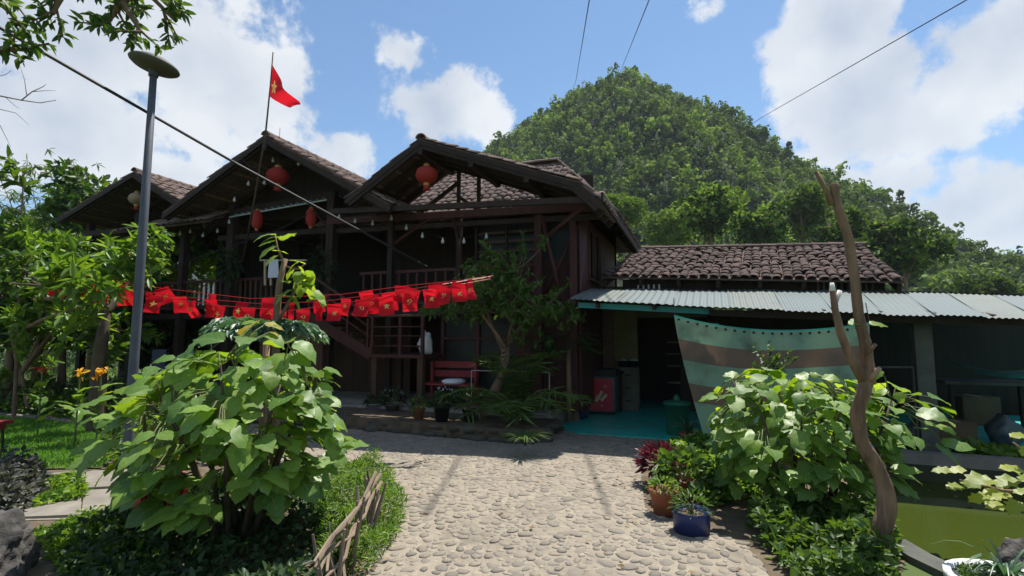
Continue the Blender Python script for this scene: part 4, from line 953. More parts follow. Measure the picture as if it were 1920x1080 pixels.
def build_tarp():
    nx, ny = 48, 16; d = 7.72; mb = MB(); uv = []
    for j in range(ny + 1):
        v = j / ny
        for i in range(nx + 1):
            u = i / nx
            xt = 1264 + (1630 - 1264) * u; yt = 590 + 14 * u + 100 * u * (1 - u) * .92 * (1 - .15 * u)
            xb = 1318 + (1640 - 1318) * u; yb = 812 + 6 * math.sin(u * 6)
            p = atd(xt + (xb - xt) * v ** 1.25, yt + (yb - yt) * v, d - .50 * v + .06 * math.sin(u * 9 + v * 2) * v + .05 * math.sin(u * 23) * (1 - v) * .5 + (.009 * math.sin(u * 41 + v * 9) + .012 * math.sin(u * 13 - v * 14)) * v)
            mb.v.append(tuple(p)); uv.append((u, 1 - v))
    mb.r = [0] * len(mb.v); mb.f = [(j * (nx + 1) + i, (j + 1) * (nx + 1) + i, (j + 1) * (nx + 1) + i + 1, j * (nx + 1) + i + 1) for j in range(ny) for i in range(nx)]
    t = thing('tarpaulin', 'sagging green tarpaulin with brown stripes hung below the metal lean-to', 'tarpaulin', atd(1450, 800, d))
    o = mb.build('sheet_cloth', 'tarp', t, True); ul = o.data.uv_layers.new(name='UVMap')
    for lp in o.data.loops: ul.data[lp.index].uv = uv[lp.vertex_index]
    V = mb.v
    for k in range(21):                       # the row of eyelets along the top hem
        u = (k + .5) / 21; i = int(u * nx); p = Vector(V[i]).lerp(Vector(V[i + 1]), u * nx - i) + Vector((0, 0, -.05)) - H(0, .05, 0)
        m2 = MB(); m2.lathe([(.0, .004), (.017, .004), (.019, 0), (.017, -.004)], p, 10, tuple(-H(0, 1, 0))); m2.build('eyelet', 'black', t)
    for i in (0, nx):
        p = Vector(V[i]); m2 = MB(); m2.tube([p, p + Vector((0, 0, .25)) + H(0, .1, 0)], .006, 5); m2.build('tie_cord', 'cord', t)
build_tarp()

# ================================================================== things in and around the kitchen
def box_thing(name, label, cat, c, size, mat, yaw=0, group=None, bev=.012):
    t = thing(name, label, cat, (c[0], c[1], c[2])); return t
def rbox(parent, name, c, size, mat, yaw=0.0, bev=.01):
    bm = bmesh.new(); bmesh.ops.create_cube(bm, size=1)
    for v in bm.verts: v.co = Vector((v.co.x * size[0], v.co.y * size[1], v.co.z * size[2]))
    bmesh.ops.bevel(bm, geom=bm.edges[:], offset=bev, segments=2, affect='EDGES')
    R3 = Matrix.Rotation(yaw, 4, 'Z'); bmesh.ops.transform(bm, matrix=Matrix.Translation(Vector(c)) @ R3, verts=bm.verts)
    me = bpy.data.meshes.new(name); bm.to_mesh(me); bm.free(); me.materials.append(M[mat]); o = bpy.data.objects.new(name, me); link(o, parent); return o
def build_kitchen_things():
    p = gnd(1120, 777, .03); t = thing('chest_freezer', 'ice cream chest freezer with red printed front and dark lid', 'freezer', p)
    yaw = -_r; ux = Vector((_c2, -_s2, 0)); uy = Vector((_s2, _c2, 0)); c = p + uy * .3
    rbox(t, 'body', c + Vector((0, 0, .40)), (.72, .58, .70), 'sacking', yaw); rbox(t, 'lid', c + Vector((0, 0, .82)), (.76, .62, .13), 'black', yaw, .02)
    rbox(t, 'base', c + Vector((0, 0, .05)), (.68, .54, .08), 'black', yaw)
    f = rbox(t, 'front_print', c - uy * .292 + Vector((-.02, 0, .40)) , (.66, .012, .64), 'freezer_red', yaw, .003)
    for i, (dx, dz, a, l) in enumerate(((.06, -.02, .5, .20), (.14, -.06, .7, .17), (.0, -.09, .35, .15))):
        q = c - uy * .303 + ux * dx + Vector((0, 0, .40 + dz)); d = ux * math.sin(a) + Vector((0, 0, math.cos(a))); m2 = MB(); m2.beam(q - d * l / 2, q + d * l / 2, .055, .012, up=-uy); m2.build('printed_ice_cream', 'cream', f)
    for dx, dz, s in ((.17, .16, .05), (-.17, .06, .04), (.1, -.22, .045)):
        q = c - uy * .3 + ux * dx + Vector((0, 0, .40 + dz)); m2 = MB(); m2.lathe([(0, .006), (s * .8, .006), (s, 0)], q, 7, tuple(-uy)); m2.build('printed_flower', 'pink', f)
    # cupboard with drawers, pots on top
    p = atd(1178, 745, 11.2); p.z = .03; t = thing('cupboard', 'pale cupboard with open shelves beside the kitchen doorway', 'cupboard', p); c = p + uy * .2
    rbox(t, 'carcass', c + Vector((0, 0, .45)), (.42, .36, .9), 'plaster', yaw)
    for i in range(3): rbox(t, 'drawer_front', c - uy * .19 + Vector((0, 0, .2 + i * .27)), (.36, .02, .22), 'plaster', yaw, .005); rbox(t, 'handle', c - uy * .21 + Vector((0, 0, .2 + i * .27)), (.12, .02, .03), 'black', yaw, .004)
    for i, dx in enumerate((-.12, .1)):
        q = c + ux * dx + Vector((0, 0, .9)); t2 = thing('cooking_pot', ['dark lidded cooking pot on the left of the pale cupboard', 'dark lidded cooking pot on the right of the pale cupboard'][i], 'pot', q)
        m2 = MB(); m2.lathe([(.0, 0), (.09, 0), (.11, .03), (.11, .13), (.115, .135)], q, 16); m2.build('body', 'black', t2, True); m2 = MB(); m2.lathe([(.115, .137), (.08, .17), (.015, .18), (.015, .20), (0, .205)], q, 16); m2.build('lid', 'pipe', t2, True)
    p = atd(1135, 735, 11.2); p.z = .03; t = thing('kitchen_table', 'dark kitchen table with bowls behind the red freezer', 'table', p)
    rbox(t, 'tabletop', p + Vector((0, 0, .8)), (.8, .5, .05), 'wood_dark', yaw)
    for sx in (-1, 1):
        for sy in (-1, 1): rbox(t, 'leg', p + ux * .35 * sx + uy * .2 * sy + Vector((0, 0, .39)), (.06, .06, .78), 'wood_dark', yaw)
    # green bin, grey crate, shoes / bundle beside it, broom, shelf with plates
    p = gnd(1270, 822); t = thing('waste_bin', 'dark green plastic bin at the edge of the teal floor', 'bin', p); c = p + uy * .2
    m2 = MB(); m2.lathe([(0, .01), (.15, .01), (.17, .05), (.20, .5), (.215, .5), (.215, .53), (.19, .53), (.185, .3), (0, .29)], c, 18); m2.build('body', 'green_plastic', t, True)
    m2 = MB(); m2.lathe([(.06, .56), (.05, .62), (.02, .66), (0, .665)], c, 12); m2.build('lid_knob', 'green_plastic', t, True)
    m2 = MB(); m2.lathe([(.212, .532), (.2, .55), (.1, .565), (0, .57)], c, 18); m2.build('lid', 'green_plastic', t, True)
    p = gnd(1090, 775, .03); t = thing('grey_crate', 'grey-green plastic crate on the floor left of the freezer', 'crate', p)
    rbox(t, 'base', p + Vector((0, 0, .02)), (.34, .28, .03), 'sacking', yaw)
    for s in (-1, 1): rbox(t, 'side', p + ux * .165 * s + Vector((0, 0, .14)), (.02, .28, .24), 'sacking', yaw, .004); rbox(t, 'side', p + uy * .135 * s + Vector((0, 0, .142)), (.31, .02, .24), 'sacking', yaw, .004)
    for i, (x, y, mt, lb) in enumerate(((1072, 782, 'black', 'black cloth bundle on the floor beside the grey crate'), (1088, 784, 'blue_plastic', 'dark blue bag slumped in front of the grey crate'))):
        p = gnd(x, y, .03); blob_thing('cloth_bundle', lb, 'bundle', p, (.13, .11, .10), mt, 60 + i)
    p = gnd(1052, 770, .1); t = thing('gourd', 'pale upright gourd leaning at the corner of the house', 'gourd', p); m2 = MB(); m2.lathe([(0, 0), (.06, .02), (.085, .1), (.06, .2), (.04, .24), (.045, .30), (.02, .36), (0, .37)], p, 14); m2.build('gourd_body', 'cream', t, True)
    a, b = atd(1078, 760, 9.6), atd(1070, 690, 9.4); t = thing('broom', 'thin broom leaning on the red house wall', 'broom', (a.x, a.y, .03)); m2 = MB(); m2.tube([(a.x, a.y, .1), b], .012, 6); m2.build('handle', 'pipe', t); m2 = MB(); m2.lathe([(.02, .30), (.05, .22), (.10, 0)], (a.x, a.y, .03), 8); m2.build('bristles', 'stick', t)
    # right terrace: bags, boxes, chair, table, hung cloth
    for i, (x, y, s, mt, lb) in enumerate(((1740, 850, (.19, .16, .25), 'sacking', 'pale plastic sack standing right of the concrete column'), (1905, 842, (.22, .18, .24), 'sacking', 'large pale plastic sack at the right edge of the terrace'), (1700, 845, (.12, .1, .2), 'sacking', 'small pale bag left of the concrete column'), (1840, 770, (.25, .2, .2), 'white_cloth', 'light bundle in the dark at the back of the terrace'))):
        p = gnd(x, y, .03); p = p + uy * (.25 if i < 3 else .0); blob_thing('plastic_sack', lb, 'sack', p, s, mt, 70 + i)
    for i, (x, y, s, lb) in enumerate(((1800, 838, (.5, .4, .34), 'dark cardboard box on the terrace between two sacks'), (1845, 800, (.6, .4, .5), 'big cardboard box behind the dark terrace box'))):
        p = gnd(x, y, .03) + uy * .3; t = thing('cardboard_box', lb, 'box', p); rbox(t, 'carton', p + Vector((0, 0, s[2] / 2)), s, 'card', yaw + .2, .01); rbox(t, 'tape', p + Vector((0, 0, s[2] + .002)), (.06, s[1] * .98, .004), 'cream', yaw + .2, .001)
    p = atd(1850, 740, 10.2); p.z = .03; t = thing('dining_table', 'long table with a grey top in the dark right terrace', 'table', p); rbox(t, 'tabletop', p + Vector((0, 0, .85)), (1.3, .7, .05), 'concrete_dark', yaw)
    for sx in (-1, 1):
        for sy in (-1, 1): rbox(t, 'leg', p + ux * .55 * sx + uy * .28 * sy + Vector((0, 0, .41)), (.06, .06, .82), 'wood_dark', yaw)
    p = atd(1905, 690, 9.6); t = thing('hammock', 'greyish cloth hammock slung under the lean-to at the far right', 'hammock', p)
    m2 = MB(); n = 14
    for i in range(n + 1):
        s = i / n
        for k in range(5):
            m2.v.append(tuple(p + ux * (-.9 + 2.0 * s) + uy * (k - 2) * .1 * math.sin(PI * s) + Vector((0, 0, .45 * (2 * s - 1) ** 2 - .02 + .05 * (k - 2) ** 2 * math.sin(PI * s) * .5 - .25 * (1 - s)))))
    m2.r = [0] * len(m2.v); m2.f = [(i * 5 + k, (i + 1) * 5 + k, (i + 1) * 5 + k + 1, i * 5 + k + 1) for i in range(n) for k in range(4)]; m2.build('hammock_cloth', 'sacking', t, True)
def blob_thing(name, label, cat, p, s, mat, seed):
    g = random.Random(seed); bm = bmesh.new(); bmesh.ops.create_icosphere(bm, subdivisions=3, radius=1)
    ph = [g.uniform(0, 6) for _ in range(6)]
    for v in bm.verts:
        c = v.co; k = 1 + .14 * math.sin(c.x * 5 + ph[0]) * math.sin(c.z * 4 + ph[1]) + .10 * math.sin(c.y * 9 + ph[2] + c.z * 5) + .05 * math.sin(c.z * 17 + ph[3] + c.x * 11)
        z = c.z; top = 1.0 - .35 * max(0, z) ; v.co = Vector((c.x * k * top * s[0], c.y * k * top * s[1], max(-.78, z * k) * s[2])) + Vector(p) + Vector((0, 0, s[2] * .78))
    me = bpy.data.meshes.new(name); bm.to_mesh(me); bm.free(); me.materials.append(M[mat]); me.shade_smooth(); o = bpy.data.objects.new(name, me); link(o); return tag(o, label, cat)
build_kitchen_things()

# ================================================================== terrace furniture in front of the house
def build_terrace_things():
    yaw = -_r; ux = Vector((_c2, -_s2, 0)); uy = Vector((_s2, _c2, 0))
    p = H(-4.62, 9.0, .25); t = thing('red_bench', 'dark red slatted bench on the terrace below the landing', 'bench', p)
    for i in range(3): rbox(t, 'seat_slat', p + uy * (-.05 + i * .13) + Vector((0, 0, .42)), (1.05, .11, .035), 'red_paint', yaw, .006)
    for i in range(2): rbox(t, 'back_slat', p + uy * .36 + Vector((0, 0, .60 + i * .18)), (1.05, .035, .13), 'red_paint', yaw, .006)
    for sx in (-1, 1):
        rbox(t, 'leg', p + ux * .48 * sx - uy * .05 + Vector((0, 0, .2)), (.06, .06, .40), 'red_paint', yaw); rbox(t, 'leg', p + ux * .48 * sx + uy * .30 + Vector((0, 0, .42)), (.06, .06, .84), 'red_paint', yaw)
    m2 = MB(); q = p + Vector((0, 0, .44)) + ux * .15; m2.lathe([(0, .0), (.2, .0), (.24, .05), (.16, .085), (0, .09)], q, 16); c = tag(m2.build('cushion', 'white_cloth', None, True), 'pale round cushion lying on the red bench', 'cushion')
    # pale pipe frame
    t = thing('pipe_frame', 'thin pale pipe frame standing behind the small tree', 'frame', H(-3.6, 8.5, .25))
    A, B, C_, D_ = atd(884, 692, 8.55), atd(1030, 697, 8.55), atd(1030, 757, 8.55), atd(884, 748, 8.55)
    A.z = B.z = .98; C_.z = D_.z = .27
    for a, b in ((A, B), (B, C_), (C_, D_), (D_, A), (A.lerp(B, .5), D_.lerp(C_, .5))): m2 = MB(); m2.tube([a, b], .009, 6); m2.build('pipe', 'pipe', t)
    # white sack behind the landing rail and cloth on the veranda
    p = H(-5.15, 9.1, 1.24); blob_thing('white_sack', 'white sack standing on the stair landing behind the rail', 'sack', p, (.14, .10, .26), 'white', 5)
    p = atd(515, 487, 9.15); m2 = MB(); n = 8
    for j in range(7):
        for i in range(n + 1):
            u = i / n; v = j / 6; m2.v.append(tuple(p + ux * (u - .5) * .26 + Vector((0, 0, -v * .42)) - uy * (.03 * math.sin(u * 9 + v * 2) + .02)))
    m2.r = [0] * len(m2.v); m2.f = [(j * (n + 1) + i, (j + 1) * (n + 1) + i, (j + 1) * (n + 1) + i + 1, j * (n + 1) + i + 1) for j in range(6) for i in range(n)]
    tag(m2.build('hanging_cloth', 'white_cloth', None, True), 'pale bluish cloth hanging over the upper veranda rail', 'cloth')
    t = thing('clothes_rack', 'cream wooden clothes rack on the upper veranda beside the pale cloth', 'rack', atd(505, 530, 9.22))
    for x in (497, 508): a, b = atd(x, 490, 9.22), atd(x, 535, 9.22); m2 = MB(); m2.beam(a, b, .05, .03); m2.build('upright', 'cream', t)
    a, b = atd(488, 488, 9.22), atd(575, 488, 9.22); m2 = MB(); m2.beam(a, b, .04, .03); m2.build('top_bar', 'cream', t)
build_terrace_things()

# ================================================================== plants
def big_leaf_mesh(seed, mat, droop=.9, serr=.08, wid=.78, fold=.22, tw=0.0):
    """heart-shaped drooping blade, length 1 along +Y, upper side +Z"""
    g = random.Random(seed); rows = 8; mb = MB(); uv = []; y, z, ang = 0.0, 0.0, .15
    prof = [.10, .72, .98, .96, .82, .62, .36, .0]
    for i in range(rows):
        s = i / (rows - 1); w = wid * .5 * prof[i] * (1 + serr * (1 if i % 2 else -1)) ; back = -.10 * (i == 1)
        wl, wr = w * g.uniform(.92, 1.1), w * g.uniform(.92, 1.1)
        for t in (-1, -.5, 0, .5, 1):
            ww = wl if t < 0 else wr
            lift = fold * abs(t) * ww * (1.0 if i < 3 else .7) - .12 * abs(t) ** 2 * ww + .03 * math.sin(i * 2.1 + t * 3 + seed)
            mb.v.append((t * ww + tw * s * s * .2, y + (back - .05 * (i == 0)) * abs(t) + math.sin(ang) * lift * .3, z + lift * math.cos(ang))); uv.append((t, s))
        ang -= droop / rows; L_ = 1 / (rows - 1); y += math.cos(ang) * L_; z += math.sin(ang) * L_
    mb.r = [0] * len(mb.v)
    mb.f = [(i * 5 + t, i * 5 + t + 1, (i + 1) * 5 + t + 1, (i + 1) * 5 + t) for i in range(rows - 1) for t in range(4)]
    me = bpy.data.meshes.new('leaf'); me.from_pydata(mb.v, [], mb.f); me.materials.append(M[mat]); me.shade_smooth()
    ul = me.uv_layers.new(name='UVMap')
    for lp in me.loops: ul.data[lp.index].uv = uv[lp.vertex_index]
    return me
BIG = [big_leaf_mesh(i, 'leaf_big', .35 + .15 * i, .06 + .02 * (i % 3), .74 + .05 * (i % 4), .16 + .05 * (i % 3), (i % 3 - 1)) for i in range(6)]
YOUNG = [big_leaf_mesh(20 + i, 'leaf_young', .5 + .3 * i, .05, .8, .2) for i in range(3)]
YELLOW = [big_leaf_mesh(30, 'leaf_yellow', 1.0, .05, .7, .25)]
LIME = [big_leaf_mesh(40 + i, 'leaf_lime', .4 + .2 * i, .22, .72, .2) for i in range(2)]
def put_leaf(parent, me, pos, axis, nrm, size, name='leaf', wscale=1.0):
    axis = axis.normalized(); x = axis.cross(nrm).normalized(); n = x.cross(axis)
    o = bpy.data.objects.new(name, me); link(o, parent)
    o.matrix_basis = Matrix.Translation(pos) @ Matrix((x, axis, n)).transposed().to_4x4() @ Matrix.Diagonal((size * wscale, size, size, 1)); return o
def big_leaf_bush(label, base, leaves, stems, seed, young=.25, yellow=2, size=(.2, .34), cat='bush'):
    """leaves: list of (attachment point, outward direction) built round real stems"""
    g = random.Random(seed); t = thing('broad_leaf_bush', label, cat, base)
    mb = MB()
    for s in stems: mb.tube(s, [.022, .017, .012, .006][:len(s)], 7)
    mb.build('stems', 'stem_brown', t, True, kind='stuff')
    pm = MB(); cen = Vector(base)
    for k, (p, out, sz, yg) in enumerate(leaves):
        ax = Vector((out.x, out.y, 0)); ax = ax.normalized() if ax.length > .01 else Vector((g.uniform(-1, 1), g.uniform(-1, 1), 0)).normalized()
        dr = g.uniform(-.1, .8); axis = (ax + Vector((g.uniform(-.5, .5), g.uniform(-.5, .5), -dr))).normalized()
        nrm = Vector((g.uniform(-.35, .35), g.uniform(-.35, .35), 1)) + ax * .15 + Vector((0, -.25, 0))
        me = g.choice(YOUNG) if yg else g.choice(BIG)
        if k < yellow: me = YELLOW[0]
        put_leaf(t, me, p, axis, nrm, sz)
        # petiole back towards the plant's middle
        near = min((q for s in stems for q in s[1:]), key=lambda q: (q - p).length); q = p.lerp(near, .75)
        if (q - p).length < .8: pm.tube([q, p.lerp(q, .5) + Vector((0, 0, .03)), p], [.006, .005, .004], 5, False)
    if pm.v: pm.build('petioles', 'stem', t, True, kind='stuff')
    return t
def inner_leaves(parent, lst, seed):
    g = random.Random(seed); vs, fs, uv, rs = [], [], [], []
    for (p, out, sz, yg) in lst:
        me = g.choice(BIG); ax = Vector((out.x, out.y, 0)); ax = ax.normalized() if ax.length > .01 else Vector((1, 0, 0))
        axis = (ax + Vector((g.uniform(-.5, .5), g.uniform(-.5, .5), -g.uniform(0, .8)))).normalized(); nrm = Vector((g.uniform(-.3, .3), g.uniform(-.3, .3), 1)); x = axis.cross(nrm).normalized(); n = x.cross(axis); b = len(vs); r = g.uniform(.05, .9)
        for v in me.vertices: vs.append(tuple(p + (x * v.co.x + axis * v.co.y + n * v.co.z) * sz)); rs.append(r)
        for pl in me.polygons:
            fs.append(tuple(b + i for i in pl.vertices)); uv += [tuple(me.uv_layers[0].data[l].uv) for l in pl.loop_indices]
    mb = MB(); mb.v = vs; mb.f = fs; mb.r = rs; o = mb.build('inner_leaves', 'leaf_big', parent, True, kind='stuff'); ul = o.data.uv_layers.new(name='UVMap')
    ul.data.foreach_set('uv', np.array(uv, dtype=np.float32).ravel())
def shoot_leaves(c, rx, ry, rz, nshoot, per, g, size, young, zmin=-.6):
    out = []
    for k in range(nshoot):
        # even spread over the dome, a little jittered, so that tiers and dark gaps form
        z = 1 - (1 - zmin) * (k + .5) / nshoot; a = k * 2.39996 + g.uniform(-.35, .35); rr = math.sqrt(max(0, 1 - z * z)); d = Vector((rr * math.cos(a), rr * math.sin(a), z))
        tip = Vector(c) + Vector((d.x * rx, d.y * ry, d.z * rz)) * g.uniform(.70, .98); big = g.uniform(.75, 1.25)
        for j in range(per + g.randint(-1, 2)):
            b = 2 * PI * j / per + g.uniform(-.5, .5); o = Vector((math.cos(b), math.sin(b), 0)) * g.uniform(.5, 1.0) + Vector((d.x, d.y, 0)) * 1.1
            yg = g.random() < young and d.z > -.2; s = g.uniform(*size) * big * (.62 if yg else 1.0); p = tip + o.normalized() * g.uniform(.03, .09) + Vector((0, 0, g.uniform(-.10, .06)))
            out.append((p, o, min(s, size[1] * 1.15), yg))
    return out
def dome_leaves(c, rx, ry, rz, n, g, size, young, zmin=-.55, inner=.35, ytop=.5):
    out = []
    for k in range(n):
        for _ in range(50):
            d = Vector((g.gauss(0, 1), g.gauss(0, 1), g.gauss(0, 1))).normalized()
            if d.z > zmin: break
        rr = g.uniform(.72, 1.0) if g.random() > inner else g.uniform(.35, .75)
        p = Vector(c) + Vector((d.x * rx, d.y * ry, d.z * rz)) * rr
        top = d.z > ytop; yg = g.random() < (young * (1.7 if top else .7)); out.append((p, d, g.uniform(*size) * (.62 if yg else 1.0), yg))
    return out
def build_bushes():
    g = random.Random(3)
    # left bush
    base = at(440, 1010, 4.15); base.z = 0
    c = Vector((base.x, base.y, .92)); stems = []
    for i in range(9):
        a = 2 * PI * i / 9; e = c + Vector((math.cos(a) * .55, math.sin(a) * .5, g.uniform(.1, .55))); b = Vector((base.x + math.cos(a) * .12, base.y + math.sin(a) * .12, -.02))
        stems.append([b, b.lerp(e, .4) + Vector((0, 0, .12)), b.lerp(e, .75) + Vector((0, 0, .1)), e])
    lv = shoot_leaves(c, .80, .76, .78, 54, 5, g, (.12, .27), .36, -.8)
    lv = [(p, d, s, y) for p, d, s, y in lv if p.z > .15]
    t = big_leaf_bush('big bush of large drooping heart-shaped leaves at the front left', base, lv, stems, 11, yellow=3)
    inner_leaves(t, [q for q in dome_leaves(c, .66, .62, .74, 200, g, (.12, .25), 0, -1.0, .6) if q[0].z > .08], 5)
    # lower left spur of the same kind of plant
    base = at(290, 960, 4.5); base.z = 0; c = Vector((base.x, base.y, .85)); stems = [[Vector((base.x, base.y, -.02)), c + Vector((-.1, 0, -.3)), c + Vector((-.15, 0, .1))], [Vector((base.x, base.y, -.02)), c + Vector((.2, 0, -.3)), c + Vector((.3, 0, .25))]]
    lv = dome_leaves(c, .42, .45, .62, 62, g, (.15, .32), .3, -.8, .3); big_leaf_bush('tall leggy plant with large leaves at the left end of the front bush', base, lv, stems, 12, yellow=1)
    # right bush
    base = at(1500, 930, 5.0); base.z = 0; c = Vector((base.x, base.y, .72)); stems = []
    for i in range(10):
        a = 2 * PI * i / 10; e = c + Vector((math.cos(a) * .6, math.sin(a) * .45, g.uniform(.1, .5))); b = Vector((base.x + math.cos(a) * .25, base.y + math.sin(a) * .2, -.02)); stems.append([b, b.lerp(e, .4) + Vector((0, 0, .1)), b.lerp(e, .75) + Vector((0, 0, .1)), e])
    lv = shoot_leaves(c, .92, .64, .60, 46, 5, g, (.11, .23), .40, -.8); lv = [(p, d, s, y) for p, d, s, y in lv if p.z > .12]; lv += [(Vector((c.x + g.uniform(-.85, .7), c.y - g.uniform(.1, .5), g.uniform(.12, .5))), Vector((g.uniform(-1, 1), -1, 0)), g.uniform(.10, .20), g.random() < .2) for _ in range(40)]
    t = big_leaf_bush('big bush of large heart-shaped leaves beside the pruned trunk', base, lv, stems, 13, yellow=0)
    inner_leaves(t, [q for q in dome_leaves(c, .82, .58, .62, 260, g, (.11, .23), 0, -1.0, .6) if q[0].z > .08], 6)
    # spray to the right of the trunk
    base = at(1690, 860, 4.7); base.z = 0; c = Vector((base.x, base.y, .92)); stems = [[Vector((base.x - .3, base.y, -.02)), c + Vector((-.2, 0, -.3)), c + Vector((-.05, 0, .1))]]
    lv = dome_leaves(c, .42, .3, .42, 30, g, (.16, .27), .3, -.8, .3); big_leaf_bush('spray of large leaves to the right of the pruned trunk', base, lv, stems, 14, yellow=0)
build_bushes()

def leaf_cloud(name, parent, pts, dirs, length, width, mat, kind=None, lo=0.0, hi=.95, up=.6, fold=.25, droop=.2):
    n = len(pts); ax = unit(np.asarray(dirs) + rand_dirs(n) * .35); nr = rand_dirs(n) * .5 + np.array([0, 0, up]) ; L_ = rng.uniform(.75, 1.2, n) * length
    v, f, r = leaf_arrays(pts, ax, nr, L_, L_ * width / length, rng.uniform(lo, hi, n), fold, droop); return np_mesh(name, v, f, mat, parent, r, kind=kind)
def whorls(tips, per, length, spread=.9, down=.2):
    """clusters of leaves fanned round twig tips"""
    P, D = [], []
    for tip, ax in tips:
        for k in range(per):
            a = 2 * PI * k / per + random.uniform(-.4, .4); u = Vector(ax).normalized(); x = u.orthogonal().normalized(); y = u.cross(x)
            d = u * random.uniform(.1, .8) + (x * math.cos(a) + y * math.sin(a)) * spread + Vector((0, 0, -down)); P.append(tuple(Vector(tip) - u * random.uniform(0, .06))); D.append(tuple(d))
    return np.array(P), np.array(D)
def branching(mb, p, d, length, rad, depth, g, tips, spread=.6, up=.15, kids=3, segs=3):
    pts = [Vector(p)]; dd = Vector(d).normalized()
    for i in range(segs): dd = (dd + Vector((g.uniform(-1, 1), g.uniform(-1, 1), g.uniform(-.6, 1))) * .16 + Vector((0, 0, up * .3))).normalized(); pts.append(pts[-1] + dd * length / segs)
    mb.tube(pts, [rad * (1 - .5 * i / segs) for i in range(segs + 1)], 6 if depth > 1 else 5, False)
    if depth == 0: tips.append((pts[-1], dd)); tips.append((pts[-2], (dd + Vector((g.uniform(-1, 1), g.uniform(-1, 1), .3))).normalized())); return
    for k in range(kids):
        st = pts[-1] if k == 0 else pts[g.randint(1, segs)]
        nd = (dd + Vector((g.uniform(-1, 1), g.uniform(-1, 1), g.uniform(-.5, 1))) * spread + Vector((0, 0, up))).normalized()
        branching(mb, st, nd, length * g.uniform(.55, .8), rad * .55, depth - 1, g, tips, spread, up, kids, segs)

